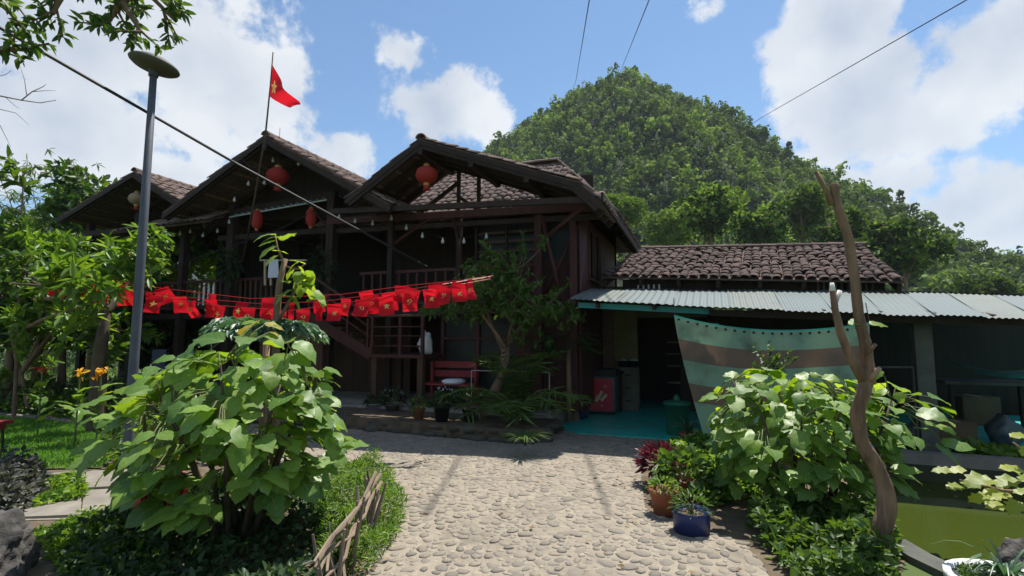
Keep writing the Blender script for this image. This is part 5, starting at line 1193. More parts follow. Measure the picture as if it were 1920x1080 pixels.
def smooth_path(pts, k):
    out = []; n = len(pts)
    for i in range(n - 1):
        p0, p1, p2, p3 = pts[max(0, i - 1)], pts[i], pts[i + 1], pts[min(n - 1, i + 2)]
        for j in range(k):
            t = j / k; out.append(.5 * ((2 * p1) + (p2 - p0) * t + (2 * p0 - 5 * p1 + 4 * p2 - p3) * t * t + (3 * p1 - p0 - 3 * p2 + p3) * t ** 3))
    out.append(pts[-1]); return out
def smooth_rad(r, k): return [r[i] + (r[i + 1] - r[i]) * j / k for i in range(len(r) - 1) for j in range(k)] + [r[-1]]
def roughen(mb, amp, scale):
    from mathutils import noise
    mb.v = [tuple(Vector(v) + noise.noise_vector(Vector(v) * scale) * amp + noise.noise_vector(Vector(v) * scale * 3.1) * amp * .4) for v in mb.v]
def build_small_trees():
    # pruned trunk on the right, with its cut stubs
    t = thing('pruned_tree', 'bare pruned brown tree trunk forking high above the right bush', 'tree', gnd(1650, 1085))
    Y = 3.75
    def P(x, y, dy=0): return at(x, y, Y + dy)
    pts = [P(1652, 1120), P(1650, 1020), P(1662, 950), P(1650, 890, .02), P(1618, 830, .03), P(1608, 780, .02), P(1618, 735), P(1632, 690)]
    mb = MB(); mb.tube(smooth_path(pts, 5), smooth_rad([.078, .066, .059, .051, .048, .050, .048, .055], 5), 16); roughen(mb, .010, 9); mb.build('trunk', 'bark_pale', t, True)
    mb = MB(); mb.tube([P(1628, 720), P(1625, 660), P(1610, 590), P(1603, 520), P(1588, 440), P(1570, 385), P(1563, 345)], [.075, .060, .058, .052, .052, .048, .044], 12); mb2 = mb; mb = MB(); mb.tube(smooth_path([P(1628, 720), P(1625, 660), P(1610, 590), P(1603, 520), P(1588, 440), P(1570, 385), P(1563, 345)], 4), smooth_rad([.050, .038, .036, .033, .034, .032, .030], 4), 14); roughen(mb, .008, 10); mb.build('limb', 'bark_pale', t, True)
    mb = MB(); mb.tube([P(1560, 385), P(1548, 355), P(1530, 322)], [.022, .018, .015], 8); mb.build('limb_stub', 'bark_pale', t, True)
    mb = MB(); mb.tube([P(1625, 720), P(1600, 680, -.02), P(1578, 630, -.04), P(1565, 580, -.05), P(1561, 545, -.05)], [.042, .033, .028, .024, .022], 10); roughen(mb, .006, 10); mb.build('limb', 'bark_pale', t, True)
    mb = MB(); mb.tube([P(1561, 546, -.05), P(1560, 530, -.05)], [.0235, .012], 10); mb.build('whitewashed_cut', 'chalk', t, True)
    mb = MB(); mb.tube([P(1566, 572, -.05), P(1575, 545, -.05)], [.012, .016], 6); mb.build('whitewashed_cut', 'chalk', t, True)
    mb = MB(); mb.tube([P(1632, 712, -.04), P(1645, 695, -.07), P(1650, 690, -.07)], [.022, .018, .014], 8); mb.build('cut_stub', 'cutwood', t, True)
    mb = MB(); mb.tube([P(1625, 665, -.02), P(1642, 645, -.04)], [.018, .014], 7); mb.build('cut_stub', 'bark_pale', t, True)
    for x, y in ((1640, 607), (1612, 603)): put_leaf(t, YOUNG[0], P(x - 8 if x > 1620 else x + 4, y, .02), Vector((1 if x > 1620 else -1, -.2, -.1)), Vector((0, -.5, 1)), .12)
    # young pruned sapling behind the left bush
    t = thing('pruned_sapling', 'slim pruned sapling with fresh green leaves behind the left bush', 'sapling', (at(520, 700, 5.3).x, 5.3, 0)); Y = 5.3
    mb = MB(); mb.tube([Vector((at(515, 900, Y).x, Y, 0)), at(516, 760, Y), at(518, 600, Y), at(524, 530, Y), at(535, 485, Y)], [.05, .045, .038, .032, .026], 9); mb.tube([at(518, 610, Y), at(545, 560, Y), at(558, 530, Y)], [.02, .016, .01], 6); mb.tube([at(532, 490, Y), at(520, 465, Y), at(516, 440, Y)], [.014, .01, .007], 6); mb.tube([at(535, 500, Y), at(560, 505, Y), at(572, 495, Y)], [.012, .01, .006], 6)
    mb.build('trunk', 'bark', t, True)
    g = random.Random(5)
    for x, y in ((516, 440), (520, 462), (515, 452), (524, 445), (512, 470), (572, 495), (565, 510), (575, 520), (560, 500), (552, 535), (545, 545), (558, 540), (580, 535), (566, 555), (548, 520), (578, 508), (540, 530), (560, 525), (556, 560), (585, 520), (572, 540), (590, 545), (550, 505), (568, 530), (582, 555), (545, 555), (575, 565), (562, 490), (530, 450), (520, 480)):
        a = g.uniform(0, 2 * PI); put_leaf(t, g.choice(YOUNG), at(x, y, Y + g.uniform(-.1, .1)), Vector((math.cos(a), math.sin(a) * .6 - .2, g.uniform(-.9, .3))), Vector((0, -.2, 1)), g.uniform(.15, .25), wscale=.7)
    # papaya with cut blue-green leaves
    base = at(500, 640, 5.6); t = thing('papaya_plant', 'papaya with bluish deeply cut leaves behind the left bush', 'papaya', (base.x, base.y, 0)); mb = MB(); top = Vector((base.x, base.y, 1.58)); mb.tube([(base.x, base.y, 0), top], [.05, .035], 8); mb.build('trunk', 'bark', t, True)
    for k in range(13):
        a = 2 * PI * k / 13 + g.uniform(-.2, .2); e = top + Vector((math.cos(a) * .42, math.sin(a) * .42, g.uniform(.10, .22))); P_, D_ = [], []
        out = Vector((math.cos(a), math.sin(a), -.35)); sd = Vector((-math.sin(a), math.cos(a), -.1))
        for j in range(9):
            b = (j - 4) / 4 * 1.9; d = out * math.cos(b) + sd * math.sin(b) + Vector((0, 0, -.25)); P_.append(tuple(e)); D_.append(tuple(d))
            for q in (.35, .6):
                for sg in (-1, 1): d2 = (d.normalized() + d.normalized().cross(Vector((0, 0, 1))) * sg * .8); P_.append(tuple(e + d.normalized() * .26 * q)); D_.append(tuple(d2))
        L_ = np.array([.30 if i % 5 == 0 else .13 for i in range(len(P_))]); D_ = np.array(D_)
        v, f, r = leaf_arrays(np.array(P_), D_, np.tile([0, 0, 1.0], (len(P_), 1)), L_, L_ * .32, rng.uniform(.1, .9, len(P_)), .3, .25); np_mesh('leaf', v, f, 'leaf_papaya', t, r)
        mb = MB(); mb.tube([top, top.lerp(e, .5) + Vector((0, 0, .04)), e], .007, 5); mb.build('petiole', 'stem', t)
    # small dark tree in front of the house
    base = H(-3.55, 8.15, .18); t = thing('small_dark_tree', 'small dark-leaved tree growing in the bed before the house', 'tree', base); mb = MB(); tips = []; g = random.Random(9)
    Yt = base.y
    tr = [base, at(945, 700, Yt), at(948, 650, Yt)]; mb.tube(tr, [.10, .085, .08], 10)
    for pl in (((948, 655), (930, 625), (905, 590), (895, 575)), ((945, 660), (935, 640), (918, 600), (905, 560)), ((950, 652), (962, 600), (968, 540), (972, 500)), ((950, 650), (985, 600), (1020, 575)), ((958, 600), (930, 560), (915, 548))):
        q = [at(x, y, Yt + g.uniform(-.25, .1)) for x, y in pl]; mb.tube(q, [.04, .032, .024, .016][:len(q)], 7)
        for _ in range(5):
            s = q[-1].lerp(q[-2], g.uniform(0, .6)); branching(mb, s, Vector((g.uniform(-1, 1), g.uniform(-1, .6), g.uniform(-.2, .6))), .45, .012, 1, g, tips, .7, .1, 3, 2)
    mb.build('trunk', 'bark', t, True)
    xs = [(tuple(p), d) for p, d in tips]
    for _ in range(250):
        x, y = random.choice([(860, 580), (900, 560), (930, 560), (960, 550), (960, 575), (1020, 575), (1060, 582), (825, 575), (985, 590), (940, 530), (975, 530), (1030, 600), (985, 620)]); p = at(x + g.gauss(0, 24), y + g.gauss(0, 14), Yt + g.uniform(-.6, .4)); xs.append((p, Vector((g.uniform(-1, 1), g.uniform(-1, 1), .1))))
    P_, D_ = whorls(xs, 6, .1, .9, .25); leaf_cloud('crown', t, P_, D_, .115, .06, 'leaf_mid', lo=.0, hi=.7)
    # two fresh shoots on top
    for pl in (((965, 520), (940, 490), (918, 470), (905, 455)), ((968, 510), (962, 490), (960, 478)), ((975, 520), (985, 480), (980, 440))):
        q = [at(x, y, Yt - .1) for x, y in pl]; P_, D_ = [], []; mb = MB(); mb.tube(q, .007, 5); mb.build('shoot', 'stem', t)
        for i in range(len(q) - 1):
            for s in np.linspace(0, 1, 6):
                for sg in (-1, 1): P_.append(tuple(q[i].lerp(q[i + 1], s))); D_.append(((q[i + 1] - q[i]).normalized() + Vector((sg * .8, g.uniform(-.5, .5), .25))))
        leaf_cloud('shoot_leaves', t, np.array(P_), np.array([tuple(d) for d in D_]), .10, .045, 'leaf_bright' if pl[-1][0] < 970 else 'leaf_dark', lo=.3, hi=.9)
build_small_trees()

def pot_plant(name, label, p, r, h, pot_mat, plant, cat='potted plant', taper=.72, lip=True):
    t = thing(name, label, cat, p); mb = MB(); pr = [(0, .0), (r * taper, .0), (r * .96, h * .86)] + ([(r * 1.06, h * .86), (r * 1.06, h), (r * .92, h)] if lip else [(r, h), (r * .93, h)]) + [(r * .88, h * .85), (0, h * .83)]
    mb.lathe(pr, p, 24); mb.build('pot', pot_mat, t, True); m2 = MB(); m2.lathe([(0, h * .845), (r * .87, h * .845)], p, 18); m2.build('potting_soil', 'soil', t)
    plant(t, Vector(p) + Vector((0, 0, h * .85))); return t
def mound(mat, rad, ht, n, ln, wd, nm='foliage', lo=0, hi=.95, stems=7):
    def f(t, c):
        d = rand_dirs(n, -.15); rr = rng.uniform(.45, 1, (n, 1)) ** .6; P_ = d * rr * np.array([rad, rad, ht]) + np.array(c) + np.array([0, 0, ht * .25]); leaf_cloud(nm, t, P_, d + np.array([0, 0, -.15]), ln, wd, mat, lo=lo, hi=hi)
        mb = MB()
        for i in range(stems): a = 2 * PI * i / stems; mb.tube([c, c + Vector((math.cos(a) * rad * .3, math.sin(a) * rad * .3, ht * .5)), c + Vector((math.cos(a) * rad * .7, math.sin(a) * rad * .7, ht * .8))], [.006, .005, .003], 5)
        mb.build('stems', 'stem', t)
    return f
def blades(mat, n, ln, wd, spread=.8, stiff=.5):
    def f(t, c):
        arrs = MB()
        for i in range(n):
            a = random.uniform(0, 2 * PI); L_ = ln * random.uniform(.6, 1.15); d = Vector((math.cos(a), math.sin(a), 0)); s = Vector((-math.sin(a), math.cos(a), 0)); k = 6; vs = []
            for j in range(k + 1):
                u = j / k; p = Vector(c) + d * (L_ * spread * (u * .45 + .45 * u * u)) + Vector((0, 0, L_ * (stiff * 1.7 * u - stiff * 1.15 * u ** 2.6))); w = wd * (1 - u ** 2) * .5 + .001
                vs += [p - s * w, p + s * w]
            arrs.add(vs, [(2 * j, 2 * j + 1, 2 * j + 3, 2 * j + 2) for j in range(k)], random.uniform(.05, .95))
        arrs.build('blades', mat, t, True)
    return f
def build_pots():
    pot_plant('potted_plant', 'terracotta pot of small seedlings at the edge of the cobbled path', gnd(1245, 963, .012), .125, .22, 'terracotta', mound('leaf_bright', .13, .10, 160, .05, .018))
    pot_plant('potted_plant', 'dark terracotta pot with pale green leaves behind the front pot', gnd(1282, 938, .012), .11, .20, 'terracotta', mound('leaf_mid', .22, .22, 130, .11, .08))
    pot_plant('potted_plant', 'dark blue plastic tub with small herbs beside the path', gnd(1297, 996, .012), .155, .17, 'blue_plastic', mound('leaf_mid', .14, .14, 170, .06, .016), taper=.92, lip=False)
    pot_plant('potted_plant', 'pot overflowing with dark purple and red coleus leaves', gnd(1238, 908, .012), .11, .17, 'black', mound('leaf_purple', .20, .20, 300, .11, .034))
    pot_plant('potted_plant', 'grassy plant with long arching blades before the green bin', gnd(1290, 838, .012), .12, .2, 'terracotta', blades('leaf_papaya', 26, .55, .026, 1.0, .55))
    # terrace row in the shade
    for (x, y, r, h, mt, lb, pl) in ((700, 765, .17, .09, 'pipe', 'shallow pale bowl of leafy plants on the terrace edge', mound('leaf_dark', .15, .12, 90, .08, .04)), (735, 770, .14, .12, 'stone', 'grey pot with small white flowers left of the red clay pot', mound('leaf_dark', .26, .26, 200, .09, .04)),
                                     (785, 786, .11, .18, 'terracotta', 'red clay pot at the foot of the landing post', mound('leaf_mid', .14, .16, 80, .08, .05)), (828, 790, .14, .27, 'black', 'tall black pot with bushy white-flowered plant', mound('leaf_dark', .22, .18, 220, .08, .035)),
                                     (880, 790, .12, .2, 'black', 'black pot with narrow leaves left of the small tree', mound('leaf_mid', .18, .3, 120, .14, .03))):
        p = gnd(x, y, .2); t = pot_plant('potted_plant', lb, p, r, h, mt, pl)
        if 'white' in lb: leaf_cloud('flowers', kind='stuff', parent=t, pts= rand_dirs(26, .2) * np.array([.22, .22, .2]) + np.array(p) + np.array([0, 0, h + .1]), dirs=rand_dirs(26), length=.035, width=.03, mat='petal_white')
    # palm clump at the corner of the bed
    base = H(-2.75, 7.75, .18); t = thing('palm_clump', 'small palm with arching fronds at the corner of the planting bed', 'palm', base)
    for i in range(17):
        a = 2 * PI * i / 17 + random.uniform(-.2, .2); L_ = random.uniform(.95, 1.55); st = random.uniform(.55, 1.1); d = Vector((math.cos(a), math.sin(a), 0)); pts = [base + d * (L_ * (u * .35 + .5 * u * u)) + Vector((0, 0, L_ * (1.25 * st * u - .9 * st * u ** 2.3))) for u in np.linspace(0, 1, 9)]
        P_, D_ = [], []; mb = MB(); mb.tube(pts, [.010 - .0009 * k for k in range(9)], 5); mb.build('frond_stalk', 'stem', t)
        for k in range(2, 9):
            for q in (0, .5):
                pp = pts[k - 1].lerp(pts[k], q); dd = (pts[k] - pts[k - 1]).normalized(); sd = dd.cross(Vector((0, 0, 1))).normalized()
                for sg in (-1, 1): P_.append(tuple(pp)); D_.append(tuple(dd * .6 + sd * sg + Vector((0, 0, -.15))))
        leaf_cloud('frond', t, np.array(P_), np.array(D_), .30, .03, 'leaf_mid', lo=.1 if i % 5 else .7, hi=.6 if i % 5 else .95)
    base = H(-2.95, 8.35, .2); t = thing('areca_palm', 'upright palm with many narrow leaflets behind the bed corner', 'palm', base)
    for i in range(14):
        a = 2 * PI * i / 14 + random.uniform(-.2, .2); L_ = random.uniform(1.0, 1.5); d = Vector((math.cos(a), math.sin(a), 0)); pts = [base + d * (L_ * (u * .15 + .42 * u * u)) + Vector((0, 0, L_ * (1.35 * u - .55 * u ** 2.4))) for u in np.linspace(0, 1, 9)]
        P_, D_ = [], []; mb = MB(); mb.tube(pts, [.010 - .0009 * k for k in range(9)], 5); mb.build('frond_stalk', 'stem', t)
        for k in range(2, 9):
            for q in (0, .33, .66):
                pp = pts[k - 1].lerp(pts[k], q); dd = (pts[k] - pts[k - 1]).normalized(); sd = dd.cross(Vector((0, 0, 1))).normalized()
                for sg in (-1, 1): P_.append(tuple(pp)); D_.append(tuple(dd * .7 + sd * sg + Vector((0, 0, -.2))))
        leaf_cloud('frond', t, np.array(P_), np.array(D_), .30, .03, 'leaf_mid', lo=.05, hi=.6)
    base = gnd(985, 835, .16); t = thing('fern', 'low fern spilling over the stone edging by the palm', 'fern', base); blades('leaf_mid', 60, .42, .03, 1.0, .5)(t, Vector(base)); 
    base = H(-2.2, 9.0, .1); t = thing('fan_palm', 'dark fan palm standing against the red house corner', 'palm', base); mb = MB(); mb.tube([base, base + Vector((0, 0, 1.25))], [.05, .04], 8); mb.build('trunk', 'bark', t, True)
    for i in range(9):
        a = 2 * PI * i / 9; c = base + Vector((math.cos(a) * .25, math.sin(a) * .25, 1.3 + .12 * (i % 3))); D_ = [tuple(Vector((math.cos(a + b), math.sin(a + b), random.uniform(-.5, .1)))) for b in np.linspace(-1.3, 1.3, 11)]; leaf_cloud('fan_leaf', t, np.tile(np.array(c), (11, 1)), np.array(D_), .38, .035, 'leaf_dark')
    # hanging greenery on the upper veranda
    for i, (x, y, lb) in enumerate(((430, 500, 'hanging basket plant left of the pale cloth on the veranda'), (602, 500, 'hanging fern beside the gable post at the stair head'))):
        p = atd(x, y, 9.0); t = thing('hanging_plant', lb, 'hanging plant', p); d = rand_dirs(240); P_ = d * np.array([.3, .25, .42]) * rng.uniform(.4, 1, (240, 1)) + np.array(p); leaf_cloud('foliage', t, P_, d + np.array([0, 0, -.6]), .12, .035, 'leaf_dark'); mb = MB(); mb.tube([p + Vector((0, 0, .3)), p + Vector((0, 0, 1.0))], .006, 5); mb.build('hanger', 'cord', t)
build_pots()

def ground_cover(name, label, poly_px, n, ht, ln, wd, mat, lo=0, hi=.95, cat='ground cover', z=0.0, up=.6):
    P0 = [gnd(*q) for q in poly_px]; xs = [p.x for p in P0]; ys = [p.y for p in P0]; pts = []
    while len(pts) < n:
        x, y = random.uniform(min(xs), max(xs)), random.uniform(min(ys), max(ys))
        if in_poly(x, y, P0): pts.append((x, y, z + ht * random.random() ** .8 * (.55 + .45 * math.sin(x * 7) * math.sin(y * 6 + 1))))
    d = rand_dirs(n, -.1); o = leaf_cloud(name, None, np.array(pts), d, ln, wd, mat, lo=lo, hi=hi, up=up); return tag(o, label, cat, kind='stuff')
def build_ground_cover():
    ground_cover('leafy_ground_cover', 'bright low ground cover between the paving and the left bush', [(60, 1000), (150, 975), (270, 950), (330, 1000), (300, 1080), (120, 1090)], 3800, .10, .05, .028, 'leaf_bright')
    ground_cover('leafy_ground_cover', 'small clump of bright green plants at the edge of the paving', [(70, 905), (150, 900), (160, 940), (70, 955)], 900, .12, .07, .04, 'leaf_bright')
    ground_cover('leafy_ground_cover', 'dull greyish groundcover on the far left by the rock', [(-60, 885), (70, 875), (90, 930), (40, 965), (-60, 970)], 1500, .26, .08, .05, 'leaf_grey', 0, .9)
    ground_cover('fine_herb_cover', 'feathery green herbs between the left bush and the stick fence', [(590, 905), (690, 865), (735, 900), (760, 970), (740, 1020), (690, 1085), (600, 1090)], 9000, .26, .055, .012, 'leaf_bright', 0, .8)
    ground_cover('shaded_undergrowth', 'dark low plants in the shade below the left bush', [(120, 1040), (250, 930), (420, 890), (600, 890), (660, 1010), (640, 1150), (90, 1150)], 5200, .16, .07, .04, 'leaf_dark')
    ground_cover('shaded_undergrowth', 'dense small-leaved plants below the right bush', [(1400, 985), (1480, 955), (1600, 950), (1680, 1020), (1680, 1120), (1510, 1120)], 3000, .30, .075, .042, 'leaf_mid', 0, .6)
    ground_cover('shaded_undergrowth', 'fresh green plants behind the pots beside the teal floor', [(1225, 880), (1260, 845), (1420, 850), (1430, 930), (1330, 960), (1290, 915)], 5000, .34, .075, .04, 'leaf_bright', 0, .8)
    ground_cover('garden_border', 'dark leafy flower border behind the lawn', [(-200, 735), (60, 745), (230, 765), (240, 820), (180, 805), (60, 785), (-200, 775)], 8000, .75, .16, .06, 'leaf_mid', 0, .65)
    ground_cover('garden_border', 'leafy plants around the foot of the lamp post', [(180, 800), (330, 780), (420, 820), (330, 890), (215, 870)], 3200, .40, .11, .05, 'leaf_mid', 0, .8)
    ground_cover('garden_border', 'grassy bank in dappled shade at the far left', [(-300, 690), (20, 690), (230, 700), (230, 740), (-300, 735)], 5000, .35, .14, .05, 'leaf_mid', 0, .9)
    ground_cover('pond_plants', 'row of low leafy plants along the far pond edge', [(1655, 842), (1740, 848), (1925, 870), (1925, 860), (1740, 840), (1660, 836)], 420, .12, .17, .12, 'leaf_bright', .1, .9)
    ground_cover('shrubbery', 'dark shrubbery added to make the deep shade behind the left garden', [(-500, 672), (20, 676), (250, 680), (260, 700), (-500, 690)], 9000, 1.3, .26, .11, 'leaf_dark', 0, .8, cat='shrubbery')  # added planting, its dark leaves stand in for deep shade
    # flowers
    for i, (x, y, mt, lb) in enumerate(((80, 693, 'petal_red', 'red and pink canna flower at the back of the border'), (150, 703, 'petal_yellow', 'single yellow canna flower in the middle of the border'), (190, 697, 'petal_yellow', 'pair of orange-yellow canna flowers nearest the lamp post'))):
        p = at(x, y, 7.6 if i else 8.2); t = thing('canna', lb, 'flower', (p.x, p.y, 0)); mb = MB(); mb.tube([(p.x, p.y, 0), p], .012, 6); mb.build('stalk', 'stem', t)
        n = 16 if i == 2 else 10; leaf_cloud('petals', kind='stuff', parent=t, pts=np.array(p) + rng.normal(0, .03 if i < 2 else .05, (n, 3)), dirs=rand_dirs(n), length=.085, width=.055, mat=mt)
        for k in range(6): a = k * 1.1 + i; put_leaf(t, BIG[k % 6], Vector((p.x, p.y, p.z * (.25 + .1 * k))), Vector((math.cos(a), math.sin(a), .7)), Vector((0, 0, 1)), .34, wscale=.55)
    # the lime-leaved branch reaching in from the right over the pond, and its twig
    t = thing('lime_leaf_shrub', 'yellow-green lobed leaves reaching over the pond from the right', 'shrub', H(3.2, 3.6, 0)); Y = 3.4; g = random.Random(4); mb = MB()
    root = at(2150, 1000, Y); root.z = 0; t.location = root; WLOC[t.name] = Vector(root)
    mb.tube([root, at(2080, 940, Y), at(1960, 925, Y), at(1880, 920, Y), at(1800, 900, Y)], [.03, .025, .016, .011, .006], 7); mb.tube([at(2080, 940, Y), at(1960, 880, Y), at(1900, 830, Y)], [.02, .012, .006], 6); mb.build('branch', 'bark', t, True)
    for x, y in ((1795, 882), (1770, 885), (1790, 915), (1815, 910), (1850, 905), (1865, 925), (1890, 900), (1900, 945), (1870, 950), (1920, 925), (1840, 935), (1905, 885), (1912, 820), (1925, 840), (1930, 960), (1880, 930), (1830, 895), (1925, 900)):
        a = g.uniform(2.4, 3.9); put_leaf(t, g.choice(LIME), at(x + 12, y - 3, Y + g.uniform(-.1, .1)), Vector((math.cos(a), math.sin(a) * .5 - .15, g.uniform(-.5, .15))), Vector((0, -.35, 1)), g.uniform(.10, .16))
    pts = []
    while len(pts) < 46:
        a_, d_ = random.uniform(1.4, 5.5), random.uniform(3.4, 8.0); q = H(a_, d_, -.236)
        if in_poly(q.x, q.y, POND) and (random.random() < .4 or d_ > 7.2 or a_ < 2.0): pts.append(tuple(q))
    dd = rand_dirs(46); dd[:, 2] *= .05; L2 = rng.uniform(.04, .09, 46); v, f, r = leaf_arrays(np.array(pts), dd, np.tile([0, 0, 1.0], (46, 1)), L2, L2 * .6, rng.uniform(0, 1, 46), .05, .02)
    tag(np_mesh('floating_leaves', v, f, 'leaf_dry', rnd=r), 'a few dead leaves floating on the green pond', 'leaf litter', kind='stuff')
    # planters by the pond at the lower right
    p = at(1885, 1060, 3.1); p.z = -.06; t = pot_plant('stone_planter', 'white-rimmed bowl with moss and grass at the lower right corner', p, .27, .26, 'white', blades('leaf_papaya', 34, .42, .014, .8, .6)); d = rand_dirs(700, .2) * np.array([.22, .22, .05]) + np.array(p) + np.array([0, 0, .23]); leaf_cloud('moss', t, d, rand_dirs(700, 0), .03, .014, 'leaf_mid')
    p = at(1915, 985, 3.9); p.z = -.45; rock_thing('pond_rock', 'mossy grey rock rising from the pond at the right edge', p, (.26, .22, .30), 8)
    # small pinnate sapling in front of the tarpaulin
    b = at(1450, 760, 6.4); t = thing('pinnate_sapling', 'slender sapling with small paired leaves in front of the tarpaulin', 'sapling', (b.x, b.y, 0)); mb = MB(); P_, D_ = [], []
    tip = at(1445, 650, 6.4); mb.tube([(b.x, b.y, 0), at(1452, 730, 6.4), tip], [.012, .008, .004], 5)
    for x, y in ((1415, 650), (1480, 660), (1440, 645), (1412, 685), (1490, 672), (1455, 668)):
        e = at(x, y, 6.4 + random.uniform(-.1, .1)); s = at(1452, 705, 6.4); mb.tube([s, s.lerp(e, .5) + Vector((0, 0, .03)), e], [.005, .004, .002], 5)
        for q in np.linspace(.25, 1, 7):
            for sg in (-1, 1): P_.append(tuple(s.lerp(e, q))); D_.append(tuple((e - s).normalized() * .4 + Vector((0, 0, sg)) * .6 + Vector((sg * .4, -.3, 0))))
    mb.build('stem', 'stem', t); leaf_cloud('foliage', t, np.array(P_), np.array(D_), .075, .04, 'leaf_mid')
def rock_thing(name, label, p, s, seed):
    from mathutils import noise
    bm = bmesh.new(); bmesh.ops.create_icosphere(bm, subdivisions=5, radius=1)
    for v in bm.verts:
        c = v.co.copy(); k = 1 + .35 * noise.noise(c * 1.3 + Vector((seed, 0, 0))) + .22 * noise.noise(c * 3.1 + Vector((0, seed, 0))) + .12 * abs(noise.noise(c * 7)) + .05 * noise.noise(c * 16)
        v.co = Vector((c.x * s[0], c.y * s[1], c.z * s[2])) * k + Vector(p) + Vector((0, 0, s[2] * .7))
    me = bpy.data.meshes.new(name); bm.to_mesh(me); bm.free(); me.materials.append(M['rock']); me.shade_smooth(); o = bpy.data.objects.new(name, me); link(o); return tag(o, label, 'rock')
build_ground_cover()
p = gnd(25, 1075); rock_thing('garden_rock', 'rugged dark grey rock in the lower left corner', (p.x - .16, p.y - .12, -.14), (.31, .27, .31), 3)

# stick fence by the path
def build_stick_fence():
    t = thing('stick_fence', 'low leaning fence of dry sticks along the left side of the path', 'fence', gnd(660, 1010)); g = random.Random(2)
    a, b = gnd(708, 985), gnd(600, 1160)
    for i in range(20):
        s = i / 19; p = a.lerp(b, s) + Vector((g.uniform(-.03, .03), g.uniform(-.03, .03), -.02)); h = .50 - .14 * s + g.uniform(-.07, .06); mb = MB(); q = p + Vector((g.uniform(-.12, .10), g.uniform(-.12, .12), h)); mb.tube([p, p.lerp(q, .5) + Vector((g.uniform(-.01, .01), 0, 0)), q], [.013 * (k_ := g.uniform(.6, 1.5)), .012 * k_, .007 * k_], 6, r=g.uniform(.01, .99)); mb.build('stick', 'stick', t)
    for z in (.46, .44, .40, .36, .33, .22):
        mb = MB(); pts = [a.lerp(b, s) + Vector((g.uniform(-.05, .05), g.uniform(-.05, .05), z - .14 * s + g.uniform(-.04, .04))) for s in np.linspace(0, 1, 6)]; mb.tube(pts, [.016, .015, .014, .013, .012, .008], 6, r=g.uniform(.05, .95)); mb.build('cross_stick', 'stick', t)
build_stick_fence()

# ================================================================== trees on the left
def branchy_tree(name, label, base, paths, mat, leaf_len, leaf_w, per, seed, bark='bark', depth=2, kids=3, blen=.6, extra=None, lo=0, hi=.95, down=.2, cat='tree', up=.15, r0=.05):
    g = random.Random(seed); t = thing(name, label, cat, base); mb = MB(); tips = []
    for pl in paths:
        q = [Vector(p) for p in pl]; k = len(q); mb.tube(q, [r0 * (1 - .75 * i / (k - 1)) for i in range(k)], 8, False)
        for i in range(1, k):
            for _ in range(2 if i < k - 1 else 3):
                d = (q[i] - q[i - 1]).normalized() + Vector((g.uniform(-1, 1), g.uniform(-1, 1), g.uniform(-.4, .9))) * .9; branching(mb, q[i].lerp(q[i - 1], g.uniform(0, .5)), d, blen * g.uniform(.7, 1.2), r0 * .22, depth - 1, g, tips, .7, up, kids, 2)
    mb.build('trunk', bark, t, True)
    if extra: tips += extra
    P_, D_ = whorls(tips, per, leaf_len, .9, down); leaf_cloud('crown', t, P_, D_, leaf_len, leaf_w, mat, lo=lo, hi=hi); return t
